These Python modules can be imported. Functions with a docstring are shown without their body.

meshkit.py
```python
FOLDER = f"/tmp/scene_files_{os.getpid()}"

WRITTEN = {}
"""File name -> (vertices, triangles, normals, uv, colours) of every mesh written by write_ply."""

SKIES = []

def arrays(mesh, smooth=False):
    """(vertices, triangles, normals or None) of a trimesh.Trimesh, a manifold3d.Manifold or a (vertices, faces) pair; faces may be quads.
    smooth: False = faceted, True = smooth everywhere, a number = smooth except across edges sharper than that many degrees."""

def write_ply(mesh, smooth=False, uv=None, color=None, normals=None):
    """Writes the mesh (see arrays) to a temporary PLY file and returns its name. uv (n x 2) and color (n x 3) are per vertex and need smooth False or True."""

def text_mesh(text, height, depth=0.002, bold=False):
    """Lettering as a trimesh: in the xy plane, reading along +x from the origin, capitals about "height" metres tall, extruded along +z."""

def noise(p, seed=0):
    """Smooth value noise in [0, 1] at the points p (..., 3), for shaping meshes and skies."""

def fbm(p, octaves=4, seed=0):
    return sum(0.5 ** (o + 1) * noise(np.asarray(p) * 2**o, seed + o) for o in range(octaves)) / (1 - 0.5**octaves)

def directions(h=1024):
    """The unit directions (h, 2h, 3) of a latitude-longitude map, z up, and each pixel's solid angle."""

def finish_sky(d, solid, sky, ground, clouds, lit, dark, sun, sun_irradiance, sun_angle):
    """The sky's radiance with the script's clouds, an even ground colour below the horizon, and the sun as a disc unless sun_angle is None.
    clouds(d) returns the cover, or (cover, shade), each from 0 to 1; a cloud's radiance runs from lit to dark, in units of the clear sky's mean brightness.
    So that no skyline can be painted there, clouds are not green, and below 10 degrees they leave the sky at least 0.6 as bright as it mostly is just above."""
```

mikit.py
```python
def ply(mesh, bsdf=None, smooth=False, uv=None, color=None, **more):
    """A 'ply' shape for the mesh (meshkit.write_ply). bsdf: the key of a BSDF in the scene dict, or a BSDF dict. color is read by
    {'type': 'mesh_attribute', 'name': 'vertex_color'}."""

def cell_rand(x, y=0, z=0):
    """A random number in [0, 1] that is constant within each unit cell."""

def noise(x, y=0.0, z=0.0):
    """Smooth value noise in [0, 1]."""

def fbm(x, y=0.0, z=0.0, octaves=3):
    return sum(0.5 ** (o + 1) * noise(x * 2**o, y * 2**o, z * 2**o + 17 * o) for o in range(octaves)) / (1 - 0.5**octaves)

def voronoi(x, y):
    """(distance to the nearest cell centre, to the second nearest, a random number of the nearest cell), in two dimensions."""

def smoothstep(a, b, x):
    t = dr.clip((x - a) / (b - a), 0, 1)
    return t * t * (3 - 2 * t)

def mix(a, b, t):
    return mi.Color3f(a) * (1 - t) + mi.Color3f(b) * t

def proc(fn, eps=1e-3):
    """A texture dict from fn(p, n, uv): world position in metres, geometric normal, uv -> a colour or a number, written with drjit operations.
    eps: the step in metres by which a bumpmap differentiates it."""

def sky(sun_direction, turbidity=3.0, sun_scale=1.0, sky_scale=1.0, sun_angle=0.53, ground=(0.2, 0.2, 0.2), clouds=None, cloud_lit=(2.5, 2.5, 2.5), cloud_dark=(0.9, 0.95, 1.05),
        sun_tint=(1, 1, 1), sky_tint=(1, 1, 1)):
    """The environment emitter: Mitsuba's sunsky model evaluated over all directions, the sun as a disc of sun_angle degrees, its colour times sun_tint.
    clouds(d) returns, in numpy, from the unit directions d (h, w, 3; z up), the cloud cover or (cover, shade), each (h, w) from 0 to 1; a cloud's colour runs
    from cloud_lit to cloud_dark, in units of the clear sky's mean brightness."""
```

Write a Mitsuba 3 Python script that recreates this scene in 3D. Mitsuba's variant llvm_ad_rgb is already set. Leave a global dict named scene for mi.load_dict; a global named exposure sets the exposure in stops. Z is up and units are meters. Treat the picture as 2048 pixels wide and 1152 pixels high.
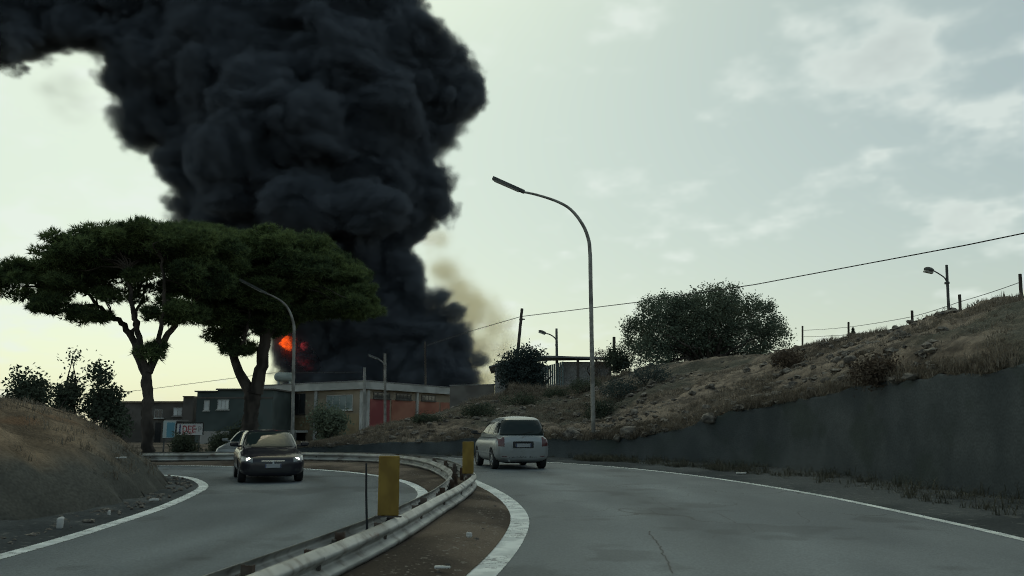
import math, random
import numpy as np, trimesh, manifold3d as m3
import drjit as dr, mitsuba as mi
import mikit, meshkit
from mikit import noise, fbm, voronoi, smoothstep, mix, cell_rand, proc
from scipy.interpolate import RBFInterpolator, CubicSpline
from scipy.spatial import cKDTree

# ------------------------------------------------------------------ camera, sky, exposure
T = mi.ScalarTransform4f
FOC, HOR, EYE = 1700.0, 850.0, 1.42          # focal length and horizon in pixels of the 2048 wide photograph, eye height in metres
PITCH = math.atan((HOR - 576.0) / FOC)
scene, labels = {'type': 'scene'}, {}
scene['camera'] = {'type': 'perspective', 'fov': math.degrees(2 * math.atan(1024.0 / FOC)), 'fov_axis': 'x', 'near_clip': 0.05, 'far_clip': 6000.0,
                   'to_world': T().look_at(origin=[0, 0, EYE], target=[0, math.cos(PITCH), EYE + math.sin(PITCH)], up=[0, 0, 1])}
exposure = 1.68


def puff(d, x, y, rx, ry, amount=1.0):
    """a soft patch of cloud round the direction with azimuth x and elevation y (degrees)"""
    az, el = np.degrees(np.arctan2(d[..., 0], d[..., 1])), np.degrees(np.arcsin(np.clip(d[..., 2], -1, 1)))
    dx = (az - x + 180) % 360 - 180
    return amount * np.exp(-(dx / rx) ** 2 - ((el - y) / ry) ** 2)


def clouds(d):
    el = np.clip(d[..., 2], 0.03, 1)
    q = d / (el[..., None] + 0.25)
    n = meshkit.fbm(q * 11.0, 6, 3)
    wide = meshkit.fbm(q * 1.3, 3, 9)
    spots = puff(d, 15.5, 22.5, 2.6, 3.0, 0.34) + puff(d, 24.5, 22.5, 5.5, 5.0, 0.36) + puff(d, 12, 15.5, 8, 1.5, 0.24) + puff(d, 27, 12, 4, 3.5, 0.24)
    c = np.clip((n - 0.62 + np.maximum(spots, 0.34 * np.clip(wide * 2.4 - 0.95, 0, 1))) * 4.0, 0, 1)
    thick = np.clip((n - 0.85 + spots * 1.2) * 2.0, 0, 1)
    return 0.58 * c ** 1.7, thick


scene['sky'] = mikit.sky((-0.211, 0.453, 0.866), turbidity=8.0, sun_scale=0.03, sun_angle=14, sky_scale=1.0, clouds=clouds,
                         cloud_lit=(1.56, 1.70, 1.58), cloud_dark=(0.95, 1.04, 1.0), sky_tint=(1.02, 1.015, 0.75))


def ray(px, py):
    """unit direction through a pixel of the photograph (2048 x 1152)"""
    u, v = (px - 1024.0) / FOC, (576.0 - py) / FOC
    c, s = math.cos(PITCH), math.sin(PITCH)
    return np.array([u, c - v * s, s + v * c])


def on_ground(px, py, z=0.0):
    d = ray(px, py)
    return np.array([0, 0, EYE]) + d * ((z - EYE) / d[2])


def at(px, py, dist):
    """the point seen at a pixel, dist metres ahead"""
    d = ray(px, py)
    return np.array([0, 0, EYE]) + d * (dist / d[1])


# ------------------------------------------------------------------ helpers
taken = {}


def numbered(name):
    k = taken.get(name, -1) + 1
    taken[name] = k
    return name if k == 0 else f'{name}_{k:03d}'


def mat(key, d):
    scene[key] = d
    return key


def put(name, mesh, m, parent=None, smooth=30, **kw):
    key = numbered(f'{parent}__{name}' if parent else name)
    scene[key] = mikit.ply(mesh, m, smooth, **kw)
    return key


def tag(key, label=None, cat=None, group=None, kind=None):
    d = {k: v for k, v in (('label', label), ('category', cat), ('group', group), ('kind', kind or ('thing' if cat else None))) if v}
    labels[key] = {**labels.get(key, {}), **d}
    return key


def thing(name, label, cat, group=None):
    key = numbered(name)
    return tag(key, label, cat, group)


def join(meshes):
    return trimesh.util.concatenate([m for m in meshes if m is not None])


def box(sx, sy, sz, at=(0, 0, 0), rot=0.0, b=0.0):
    """a box centred on 'at', its edges chamfered by b"""
    if b > 0:
        x, y, z = sx / 2, sy / 2, sz / 2
        pts = [(sx_ * (x - bx), sy_ * (y - by), sz_ * (z - bz)) for sx_ in (1, -1) for sy_ in (1, -1) for sz_ in (1, -1)
               for bx, by, bz in ((0, b, b), (b, 0, b), (b, b, 0))]
        m = trimesh.convex.convex_hull(np.array(pts))
    else:
        m = trimesh.creation.box((sx, sy, sz))
    if rot:
        m.apply_transform(trimesh.transformations.rotation_matrix(rot, [0, 0, 1]))
    m.apply_translation(at)
    return m


def tube(pts, rad, sides=8, closed=True):
    """a round tube along the points; rad is a number or one per point"""
    p = np.asarray(pts, float)
    r = np.broadcast_to(np.asarray(rad, float), (len(p),))
    t = np.gradient(p, axis=0)
    t /= np.linalg.norm(t, axis=1, keepdims=True) + 1e-12
    up = np.array([0, 0, 1.0]) if abs(t[0][2]) < 0.9 else np.array([1.0, 0, 0])
    n = np.cross(t[0], up)
    n /= np.linalg.norm(n)
    rings = []
    for k in range(len(p)):
        n = n - t[k] * (n @ t[k])
        n /= np.linalg.norm(n) + 1e-12
        b = np.cross(t[k], n)
        a = np.arange(sides) / sides * 2 * np.pi
        rings.append(p[k] + r[k] * (np.cos(a)[:, None] * n + np.sin(a)[:, None] * b))
    v = np.vstack(rings)
    f = []
    for k in range(len(p) - 1):
        for j in range(sides):
            a, b_, c, d = k * sides + j, k * sides + (j + 1) % sides, (k + 1) * sides + (j + 1) % sides, (k + 1) * sides + j
            f += [[a, b_, c], [a, c, d]]
    if closed:
        v = np.vstack([v, p[0], p[-1]])
        n0 = len(v) - 2
        for j in range(sides):
            f += [[n0, (j + 1) % sides, j], [n0 + 1, (len(p) - 1) * sides + j, (len(p) - 1) * sides + (j + 1) % sides]]
    return trimesh.Trimesh(v, f, process=False)


def place(mesh, loc, rz=0.0):
    m = mesh.copy()
    if rz:
        m.apply_transform(trimesh.transformations.rotation_matrix(rz, [0, 0, 1]))
    m.apply_translation(loc)
    return m


def tri(man):
    m = man.to_mesh()
    return trimesh.Trimesh(np.array(m.vert_properties[:, :3]), np.array(m.tri_verts), process=False)


def man(mesh):
    mesh = trimesh.Trimesh(mesh.vertices, mesh.faces, process=True)
    return m3.Manifold(m3.Mesh(np.array(mesh.vertices, np.float32), np.array(mesh.faces, np.uint32)))

# ------------------------------------------------------------------ materials
def n3(p, s, o=3):
    return fbm(p.x * s, p.y * s, p.z * s, o)


def two(d):
    return {'type': 'twosided', 'bsdf': d}


def rgb(*c):
    return {'type': 'rgb', 'value': list(c)}


def principled(key, col, rough=0.5, metal=0.0, spec=0.5, coat=0.0, **kw):
    return mat(key, two({'type': 'principled', 'base_color': col if isinstance(col, dict) else rgb(*col), 'roughness': rough, 'metallic': metal, 'specular': spec, 'clearcoat': coat, **kw}))


def dirty(key, a, b, scale, rough=0.7, spec=0.3, metal=0.0, lo=0.35, hi=0.65, stretch=1.0):
    def f(p, n, uv):
        v = fbm(p.x * scale, p.y * scale, p.z * scale * stretch, 4)
        return mix(a, b, smoothstep(lo, hi, v))
    return principled(key, proc(f), rough, metal, spec)


def asphalt_col(p, n, uv):
    grain = noise(p.x * 60, p.y * 60)
    big = fbm(p.x * 0.22, p.y * 0.22, 0.0, 3)
    worn = fbm(p.x * 1.1 + 7, p.y * 0.35, 0.0, 3)
    stain = smoothstep(0.60, 0.72, fbm(p.x * 0.9, p.y * 0.9, 3.0, 4))
    c = mix((0.088, 0.103, 0.112), (0.132, 0.150, 0.158), smoothstep(0.3, 0.7, big * 0.5 + worn * 0.5))
    c = c * (0.82 + 0.36 * grain)
    wob = 0.03 * (noise(p.x * 0.15, p.y * 0.15) - 0.5)
    track = dr.exp(-dr.square((uv.y + wob - 0.27) / 0.07)) + dr.exp(-dr.square((uv.y + wob - 0.55) / 0.07))
    oil = dr.exp(-dr.square((uv.y + wob - 0.41) / 0.045)) * fbm(p.x * 0.8, p.y * 0.8, 2.0, 3)
    c = c * (1 + 0.16 * track * (0.5 + worn) - 0.30 * oil)
    d1, d2, r = voronoi(p.x * 0.23 + 0.6 * noise(p.x, p.y), p.y * 0.23 + 0.6 * noise(p.x + 9, p.y))
    crack = (1 - smoothstep(0.004, 0.014, d2 - d1)) * smoothstep(0.5, 0.62, noise(p.x * 0.3 + 4, p.y * 0.3))
    return mix(c * (1 - 0.28 * stain), (0.03, 0.03, 0.03), 0.6 * crack)


def asphalt_bump(p, n, uv):
    return noise(p.x * 110, p.y * 110) + 0.6 * noise(p.x * 45, p.y * 45)


mat('asphalt', {'type': 'bumpmap', 'arbitrary': {**proc(asphalt_bump, 2e-3)}, 'scale': 0.003,
                'bsdf': {'type': 'principled', 'base_color': proc(asphalt_col), 'roughness': 0.62, 'specular': 0.35}})


def paint_col(p, n, uv):
    wear = fbm(p.x * 5, p.y * 5, 0.0, 4)
    chip = smoothstep(0.60, 0.68, fbm(p.x * 16, p.y * 16, 1.0, 3)) * smoothstep(0.35, 0.6, noise(p.x * 1.3, p.y * 1.3))
    return mix(mix((0.46, 0.49, 0.48), (0.64, 0.67, 0.65), smoothstep(0.3, 0.7, wear)), (0.10, 0.10, 0.10), chip * 0.55)


principled('line_paint', proc(paint_col), 0.7, 0, 0.3)


def dirt_col(p, n, uv):
    a = fbm(p.x * 0.8, p.y * 0.8, p.z * 0.8, 4)
    b = noise(p.x * 22, p.y * 22, p.z * 22)
    g = noise(p.x * 70, p.y * 70, p.z * 70)
    c = mix((0.050, 0.041, 0.033), (0.125, 0.100, 0.078), smoothstep(0.3, 0.72, a))
    c = mix(c, (0.17, 0.155, 0.135), smoothstep(0.72, 0.86, b) * 0.6)
    return c * (0.75 + 0.5 * g)


mat('dirt', two({'type': 'principled', 'base_color': proc(dirt_col), 'roughness': 0.95, 'specular': 0.1}))


def verge_col(p, n, uv):
    a = fbm(p.x * 0.55, p.y * 0.55, 0.0, 4)
    g = noise(p.x * 40, p.y * 40)
    sp = smoothstep(0.80, 0.9, noise(p.x * 9, p.y * 9, 4.0))
    c = mix((0.038, 0.043, 0.045), (0.072, 0.078, 0.079), smoothstep(0.3, 0.7, a))
    return mix(c, (0.14, 0.14, 0.13), sp * 0.45) * (0.75 + 0.5 * g)


mat('verge_soil', two({'type': 'principled', 'base_color': proc(verge_col), 'roughness': 0.95, 'specular': 0.1}))


def hill_col(p, n, uv):
    a = fbm(p.x * 0.16, p.y * 0.16, 0.0, 4)
    b = fbm(p.x * 1.1, p.y * 1.1, p.z * 1.1, 4)
    g = noise(p.x * 25, p.y * 25, p.z * 25)
    c = mix((0.064, 0.054, 0.045), (0.205, 0.168, 0.132), smoothstep(0.32, 0.68, 0.55 * b + 0.45 * fbm(p.x * 2.8, p.y * 2.8, p.z * 3.5, 3)))
    c = mix(c, (0.062, 0.064, 0.052), smoothstep(0.45, 0.60, a) * 0.85)
    st = smoothstep(0.70, 0.80, noise(p.x * 5, p.y * 5, p.z * 5))
    return mix(c, (0.17, 0.145, 0.115), st * 0.3) * (0.7 + 0.6 * g)


def bank_col(p, n, uv):
    b = fbm(p.x * 0.9, p.y * 0.9, p.z * 1.6, 4)
    g = noise(p.x * 28, p.y * 28, p.z * 28)
    c = mix((0.075, 0.058, 0.042), (0.205, 0.155, 0.108), smoothstep(0.3, 0.7, b))
    c = mix(c, (0.17, 0.095, 0.055), smoothstep(0.58, 0.72, fbm(p.x * 0.5 + 3, p.y * 0.5, p.z * 2.0, 3)) * 0.5)
    grey = mix((0.050, 0.052, 0.048), (0.095, 0.094, 0.084), b)  # grey stands for the shade low on the bank, painted in by height
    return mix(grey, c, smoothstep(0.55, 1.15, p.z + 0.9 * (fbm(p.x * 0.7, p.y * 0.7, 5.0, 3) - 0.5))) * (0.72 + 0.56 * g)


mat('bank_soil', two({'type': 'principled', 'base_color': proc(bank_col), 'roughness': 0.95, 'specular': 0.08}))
mat('hill_soil', two({'type': 'principled', 'base_color': proc(hill_col), 'roughness': 0.95, 'specular': 0.08}))


def wall_col(p, n, uv):
    a = fbm(p.x * 0.35, p.y * 0.35, p.z * 0.9, 4)
    drip = fbm(p.x * 1.7, p.y * 1.7, p.z * 0.55, 4)
    g = noise(p.x * 30, p.y * 30, p.z * 30)
    c = mix((0.052, 0.061, 0.064), (0.086, 0.096, 0.098), smoothstep(0.3, 0.72, a * 0.5 + drip * 0.5))
    moss = smoothstep(0.55, 0.7, fbm(p.x * 0.8 + 3, p.y * 0.8, p.z * 0.8, 3))
    return mix(c, (0.044, 0.056, 0.046), moss * 0.5) * (0.8 + 0.4 * g)


mat('wall_concrete', two({'type': 'principled', 'base_color': proc(wall_col), 'roughness': 0.9, 'specular': 0.15}))


# ------------------------------------------------------------------ the lines of the road, on the ground
def curve(pts, n=220):
    p = np.asarray(pts, float)
    s = np.r_[0, np.cumsum(np.linalg.norm(np.diff(p[:, :2], axis=0), axis=1))]
    from scipy.interpolate import PchipInterpolator, make_interp_spline
    sm = np.linspace(0, s[-1], 500)
    q = PchipInterpolator(s, p)(sm)
    from scipy.ndimage import gaussian_filter1d
    q = gaussian_filter1d(q, 6, axis=0, mode='nearest')
    d = np.r_[0, np.cumsum(np.linalg.norm(np.diff(q[:, :2], axis=0), axis=1))]
    u = np.linspace(0, d[-1], n)
    return np.stack([np.interp(u, d, q[:, k]) for k in range(p.shape[1])], -1)


def shift(c, off):
    """the curve moved to its right by off"""
    t = np.gradient(c[:, :2], axis=0)
    t /= np.linalg.norm(t, axis=1, keepdims=True)
    out = c.copy()
    out[:, :2] += off * np.stack([t[:, 1], -t[:, 0]], -1)
    return out


RIGHT_INNER = [(-2.7, -8), (-1.25, 2), (-0.36, 8.05), (-0.12, 9.7), (0.04, 11.5), (0.13, 13.4), (0.05, 15.1), (-0.25, 17.9), (-0.87, 21.5), (-1.75, 25.9), (-4.05, 31.4), (-7.4, 34.0), (-12.9, 33.8), (-22, 31.6), (-40, 27.5)]
RIGHT_OUTER = [(3.6, -8), (5.2, 0), (6.2, 8), (6.45, 12.07), (6.4, 16.1), (5.9, 21), (4.4, 27.4), (1.4, 33.5), (-2.2, 37.4), (-6.5, 39.8), (-13, 40.4), (-23, 38.6), (-40, 34.5)]
LEFT_INNER = [(-3.9, -8), (-3.3, 0), (-2.55, 6), (-1.95, 10.8), (-1.78, 14), (-1.76, 17.2), (-2.4, 21), (-4.24, 25.4), (-6.75, 28.4), (-9.8, 30.2), (-12.4, 30.6), (-22, 29.4), (-40, 25)]
LEFT_OUTER = [(-5.4, -8), (-5.5, 3), (-5.6, 10.5), (-5.8, 12.7), (-6.0, 14.6), (-6.6, 17.9), (-7.1, 20.1), (-7.85, 21.9), (-9, 24.0), (-10.4, 25.2), (-14, 25.7), (-22, 24.8), (-40, 20.4)]
RI, RO, LI, LO = (curve(c) for c in (RIGHT_INNER, RIGHT_OUTER, LEFT_INNER, LEFT_OUTER))


def sheet(a, b, nt, zfun, flip=False):
    """a sheet of ground between two curves of equally many points"""
    t = np.linspace(0, 1, nt)[None, :, None]
    p = a[:, None, :2] * (1 - t) + b[:, None, :2] * t
    z = zfun(p[..., 0], p[..., 1], np.broadcast_to(t[..., 0], p.shape[:2]))
    v = np.concatenate([p, z[..., None]], -1).reshape(-1, 3)
    n = len(a)
    i, j = np.meshgrid(np.arange(n - 1), np.arange(nt - 1), indexing='ij')
    k = (i * nt + j).ravel()
    f = np.stack([k, k + 1, k + nt + 1, k + nt], -1)
    m = trimesh.Trimesh(v, np.vstack([f[:, [0, 1, 2]], f[:, [0, 2, 3]]]), process=False)
    if m.face_normals[:, 2].mean() < 0:
        m.invert()
    return m


def lane(a, b, nt=16):
    s = np.r_[0, np.cumsum(np.linalg.norm(np.diff(a[:, :2], axis=0), axis=1))]
    uv = np.stack([np.repeat(s, nt), np.tile(np.linspace(0, 1, nt), len(a))], -1)
    return dict(mesh=sheet(a, b, nt, lambda x, y, t: 0.0 * x), m='asphalt', smooth=True, uv=uv)


def rough(x, y, s, seed=0, o=4):
    return meshkit.fbm(np.stack([x * s, y * s, np.zeros_like(x)], -1), o, seed) - 0.5


def base_z(x, y):
    """the land sinks a little towards the buildings on the left"""
    x, y = np.asarray(x, float), np.asarray(y, float)
    s = np.clip((y - 34 - 0.15 * x) / 9, 0, 1)
    return -0.05 - 0.30 * s * s * (3 - 2 * s)


def axis(lo, hi, far):
    inner = np.arange(lo, hi + 0.1, 1.5)
    out = np.geomspace(3, far, 22)
    return np.r_[(lo - out)[::-1], inner, hi + out]


gx, gy = axis(-60, 60, 3500), axis(-15, 130, 3500)
GX, GY = np.meshgrid(gx, gy, indexing='ij')
gz = base_z(GX, GY) + np.where((GY > 50) | (np.abs(GX) > 45), 0.25, 0.0) * rough(GX, GY, 0.12, 5)
gi, gj = np.meshgrid(np.arange(len(gx) - 1), np.arange(len(gy) - 1), indexing='ij')
gk = (gi * len(gy) + gj).ravel()
tag(put('ground', (np.stack([GX, GY, gz], -1).reshape(-1, 3), np.stack([gk, gk + len(gy), gk + len(gy) + 1, gk + 1], -1)), 'dirt', smooth=True),
    'dry bare earth round the road and the buildings', kind='structure')
flat = lambda x, y, t: 0.0 * x
tag(put('road', **lane(shift(RI, -0.25), shift(RO, 0.30))), 'grey asphalt lane of the right carriageway curving left', kind='structure')
tag(put('road', **lane(shift(LI, 0.22), shift(LO, -0.25))), 'grey asphalt lane of the left carriageway round the bank', kind='structure')


def line(name, c, w, label):
    c = curve(c, 420)
    wob = 0.012 * (meshkit.fbm(np.stack([np.arange(420) * 0.35, np.zeros(420), np.zeros(420)], -1), 3, 4) - 0.5)
    return tag(put(name, sheet(shift(c, -w / 2) + np.c_[wob, wob * 0], shift(c, w / 2), 3, lambda x, y, t: 0 * x + 0.005), 'line_paint', smooth=True), label, kind='structure')


line('road_marking', RIGHT_INNER, 0.31, 'wide white edge line beside the brown median, right lane')
line('road_marking', RIGHT_OUTER, 0.16, 'long white edge line along the dark right verge')
line('road_marking', LEFT_INNER, 0.22, 'white edge line beyond the guardrail, at the inside of the left lane')
line('road_marking', LEFT_OUTER, 0.22, 'white edge line bending round the foot of the left bank')

tag(put('median', sheet(shift(LI, 0.12), shift(RI, -0.125), 14, lambda x, y, t: 0.012 + 0.10 * np.sin(np.pi * t) ** 0.7 + 0.05 * rough(x, y, 3.0, 2) * np.sin(np.pi * t)), 'dirt', smooth=True),
    'strip of brown earth under the guardrails between the lanes', kind='structure')

# ------------------------------------------------------------------ right side: verge, retaining wall, hillside
WALL = [(10.2, -8, 3.1), (9.6, 5, 2.9), (9.3, 17.4, 2.52), (8.75, 25.5, 2.30), (7.95, 28.6, 1.98), (5.4, 32.6, 1.10), (4.5, 33.9, 0.97), (3.5, 35, 0.86), (1.1, 37.1, 0.80), (-1.7, 39, 0.74), (-7.8, 42.2, 0.50), (-10.6, 42.8, 0.36), (-16, 43, 0.05)]
CREST = [(17.5, -8, 5.7), (16.6, 10, 5.6), (15.2, 27.5, 5.42), (16.0, 40, 5.35), (15.6, 49, 5.5), (10.5, 58, 5.6), (7.5, 60.5, 4.75), (4.3, 62, 3.55), (1.2, 63.5, 3.5), (-1.5, 64, 3.35), (-6.6, 65, 2.0), (-11.5, 60, 0.5), (-17, 55, -0.25)]
FAR = [(70, -8, 6.2), (70, 12, 6.2), (70, 32, 6.2), (70, 60, 6.2), (64, 92, 6.2), (28, 120, 6.0), (20, 116, 5.4), (10, 112, 4.4), (4, 100, 4.2), (0, 92, 4.0), (-5, 78, 1.6), (-11, 68, -0.1), (-17, 60, -0.5)]


def paired(c, n=150):
    from scipy.interpolate import PchipInterpolator
    from scipy.ndimage import gaussian_filter1d
    q = PchipInterpolator(np.arange(len(c)), np.array(c, float))(np.linspace(0, len(c) - 1, n))
    return gaussian_filter1d(q, 2.5, axis=0, mode='nearest')


NS = 260
WB, CB, FB = paired(WALL, NS), paired(CREST, NS), paired(FAR, NS)
wall_top = WB[:, 2] + (0.34 * rough(WB[:, 0] * 3, WB[:, 1] * 3, 0.22, 8) + 0.30 * rough(WB[:, 0] * 3, WB[:, 1] * 3, 0.9, 9)) * np.clip(WB[:, 2], 0.2, 1)
tag(put('verge', sheet(shift(RO, 0.10), curve([(x, y) for x, y, z in WALL] + [(-40, 38.5)]), 14, lambda x, y, t: 0.004 + t * 0.05 + (0.10 * rough(x, y, 1.1, 3) + 0.04) * np.clip(t * 4, 0, 1)), 'verge_soil', smooth=True),
    'dark weedy strip between the white line and the retaining wall', kind='structure')
tag(put('verge', sheet(shift(LO, -0.10), shift(LO, -1.7), 8, lambda x, y, t: 0.004 + 0.10 * t + (0.10 * rough(x, y, 1.4, 6)) * np.clip(t * 3, 0, 1)), 'verge_soil', smooth=True),
    'grey gravelly strip at the foot of the left bank', kind='structure')


def wall_mesh():
    rows = []
    for k in range(NS):
        x, y = WB[k, :2]
        t = WB[min(k + 1, NS - 1), :2] - WB[max(k - 1, 0), :2]
        t = t / np.linalg.norm(t)
        r = np.array([t[1], -t[0]])                                    # away from the road: to the right of the way away from the camera
        h = wall_top[k]
        prof = [(-0.10 - 0.06 * max(h, 0), -0.2), (-0.10, 0.1 * h), (0.0, 0.55 * h), (0.05, h - 0.10), (0.08, h - 0.02), (0.14, h), (0.42, h), (0.45, -0.2)]
        rows.append([(x + r[0] * d, y + r[1] * d, z) for d, z in prof])
    v = np.array(rows)
    n = v.shape[1]
    v[:, 1:4, :2] += 0.10 * rough(v[:, 1:4, 0] * 2 + v[:, 1:4, 2], v[:, 1:4, 1] * 2, 0.6, 12)[..., None]
    i, j = np.meshgrid(np.arange(NS - 1), np.arange(n - 1), indexing='ij')
    k = (i * n + j).ravel()
    m = trimesh.Trimesh(v.reshape(-1, 3), np.vstack([np.stack([k, k + n, k + n + 1], -1), np.stack([k, k + n + 1, k + 1], -1)]), process=False)
    return m


tag(put('retaining_wall', wall_mesh(), 'wall_concrete', smooth=50), 'long dark stained retaining wall below the dry slope, rising towards the right', 'wall')


def hill_point(i, t, detail=True):
    """point on the hillside: i along the wall (0..NS-1), t 0 at the wall's top, 1 at the crest, 2 far behind"""
    i, t = np.asarray(i, float), np.asarray(t, float)
    g = lambda a: np.stack([np.interp(i, np.arange(NS), a[:, k]) for k in range(3)], -1)
    w, c, f = g(np.c_[WB[:, :2], wall_top]), g(CB), g(FB)
    t0 = np.clip(t, 0, 1)[..., None]
    t1 = np.clip(t - 1, 0, 1)[..., None]
    p = (w * (1 - t0) + c * t0) * (t1 == 0) + (c * (1 - t1) + f * t1) * (t1 > 0)
    rise = (c[..., 2] - w[..., 2])
    bow = np.where(t1[..., 0] > 0, 0, rise * (np.clip(t, 0, 1) ** 0.82 - np.clip(t, 0, 1)))
    damp = np.clip(t * 6, 0, 1) * np.clip(rise, 0.15, 1)
    bump = (0.75 * rough(p[..., 0], p[..., 1], 0.28, 21) + 0.60 * rough(p[..., 0], p[..., 1], 1.0, 22)) * damp
    p[..., 2] += bow + bump - 0.03 * (1 - np.clip(t * 30, 0, 1))
    return p


HT = np.r_[np.linspace(0, 1, 70), np.linspace(1.03, 2, 16)]
HI, HJ = np.meshgrid(np.arange(NS), HT, indexing='ij')
hv = hill_point(HI, HJ)
tan_ = np.gradient(WB[:, :2], axis=0); tan_ /= np.linalg.norm(tan_, axis=1, keepdims=True)
hv[..., :2] += (0.20 * np.clip(1 - HJ * 8, 0, 1))[..., None] * np.stack([tan_[:, 1], -tan_[:, 0]], -1)[:, None]
hi_, hj_ = np.meshgrid(np.arange(NS - 1), np.arange(len(HT) - 1), indexing='ij')
hk = (hi_ * len(HT) + hj_).ravel()
hm = trimesh.Trimesh(hv.reshape(-1, 3), np.vstack([np.stack([hk, hk + 1, hk + len(HT) + 1], -1), np.stack([hk, hk + len(HT) + 1, hk + len(HT)], -1)]), process=False)
if hm.face_normals[:, 2].mean() < 0:
    hm.invert()
tag(put('hillside', hm, 'hill_soil', smooth=True), 'slope of dry brown grass above the retaining wall', kind='structure')

# ------------------------------------------------------------------ left bank
import shapely
KN = [(-9.2, -8), (-7.6, 4), (-7.0, 13), (-6.95, 15.4), (-7.55, 18.9), (-8.45, 21.5), (-9.5, 23.6), (-10.7, 24.7), (-13, 25.0), (-22, 24.0), (-40, 19.5), (-44, 10), (-44, -8)]
KNOLL = shapely.Polygon(KN).buffer(-1.2).buffer(1.2)


def knoll_z(x, y):
    d = shapely.distance(KNOLL.boundary, shapely.points(x, y))
    inside = shapely.contains_xy(KNOLL, x, y)
    d = d + 0.5 * rough(x, y, 0.6, 33)
    h = 2.35 + 0.9 * rough(x, y, 0.12, 30) + np.clip((-x - 14) * 0.08, 0, 2)
    z = h * (1 - np.exp(-np.clip(d, 0, 99) * 1.15 / h)) + (0.30 * rough(x, y, 0.9, 31) + 0.22 * rough(x, y, 2.6, 34) + 0.10 * rough(x, y, 7.0, 35)) * np.clip(d, 0, 1)
    return np.where(inside, z + 0.06, -0.25)


kx, ky = np.arange(-44, -6, 0.22), np.arange(-8, 26, 0.22)
KX, KY = np.meshgrid(kx, ky, indexing='ij')
KZ = knoll_z(KX, KY)
ki, kj = np.meshgrid(np.arange(len(kx) - 1), np.arange(len(ky) - 1), indexing='ij')
kk = (ki * len(ky) + kj).ravel()
kf = np.stack([kk, kk + len(ky), kk + len(ky) + 1, kk + 1], -1)
kf = kf[(KZ.ravel()[kf] > -0.2).any(1)]
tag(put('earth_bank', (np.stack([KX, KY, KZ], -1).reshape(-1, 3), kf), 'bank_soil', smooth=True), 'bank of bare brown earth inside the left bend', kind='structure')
cp = [on_ground(x, y) for x, y in ((1296, 1062), (1306, 1075), (1318, 1092), (1328, 1108), (1336, 1126), (1344, 1148))]
cp = curve([(p[0], p[1]) for p in cp], 30)
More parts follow.
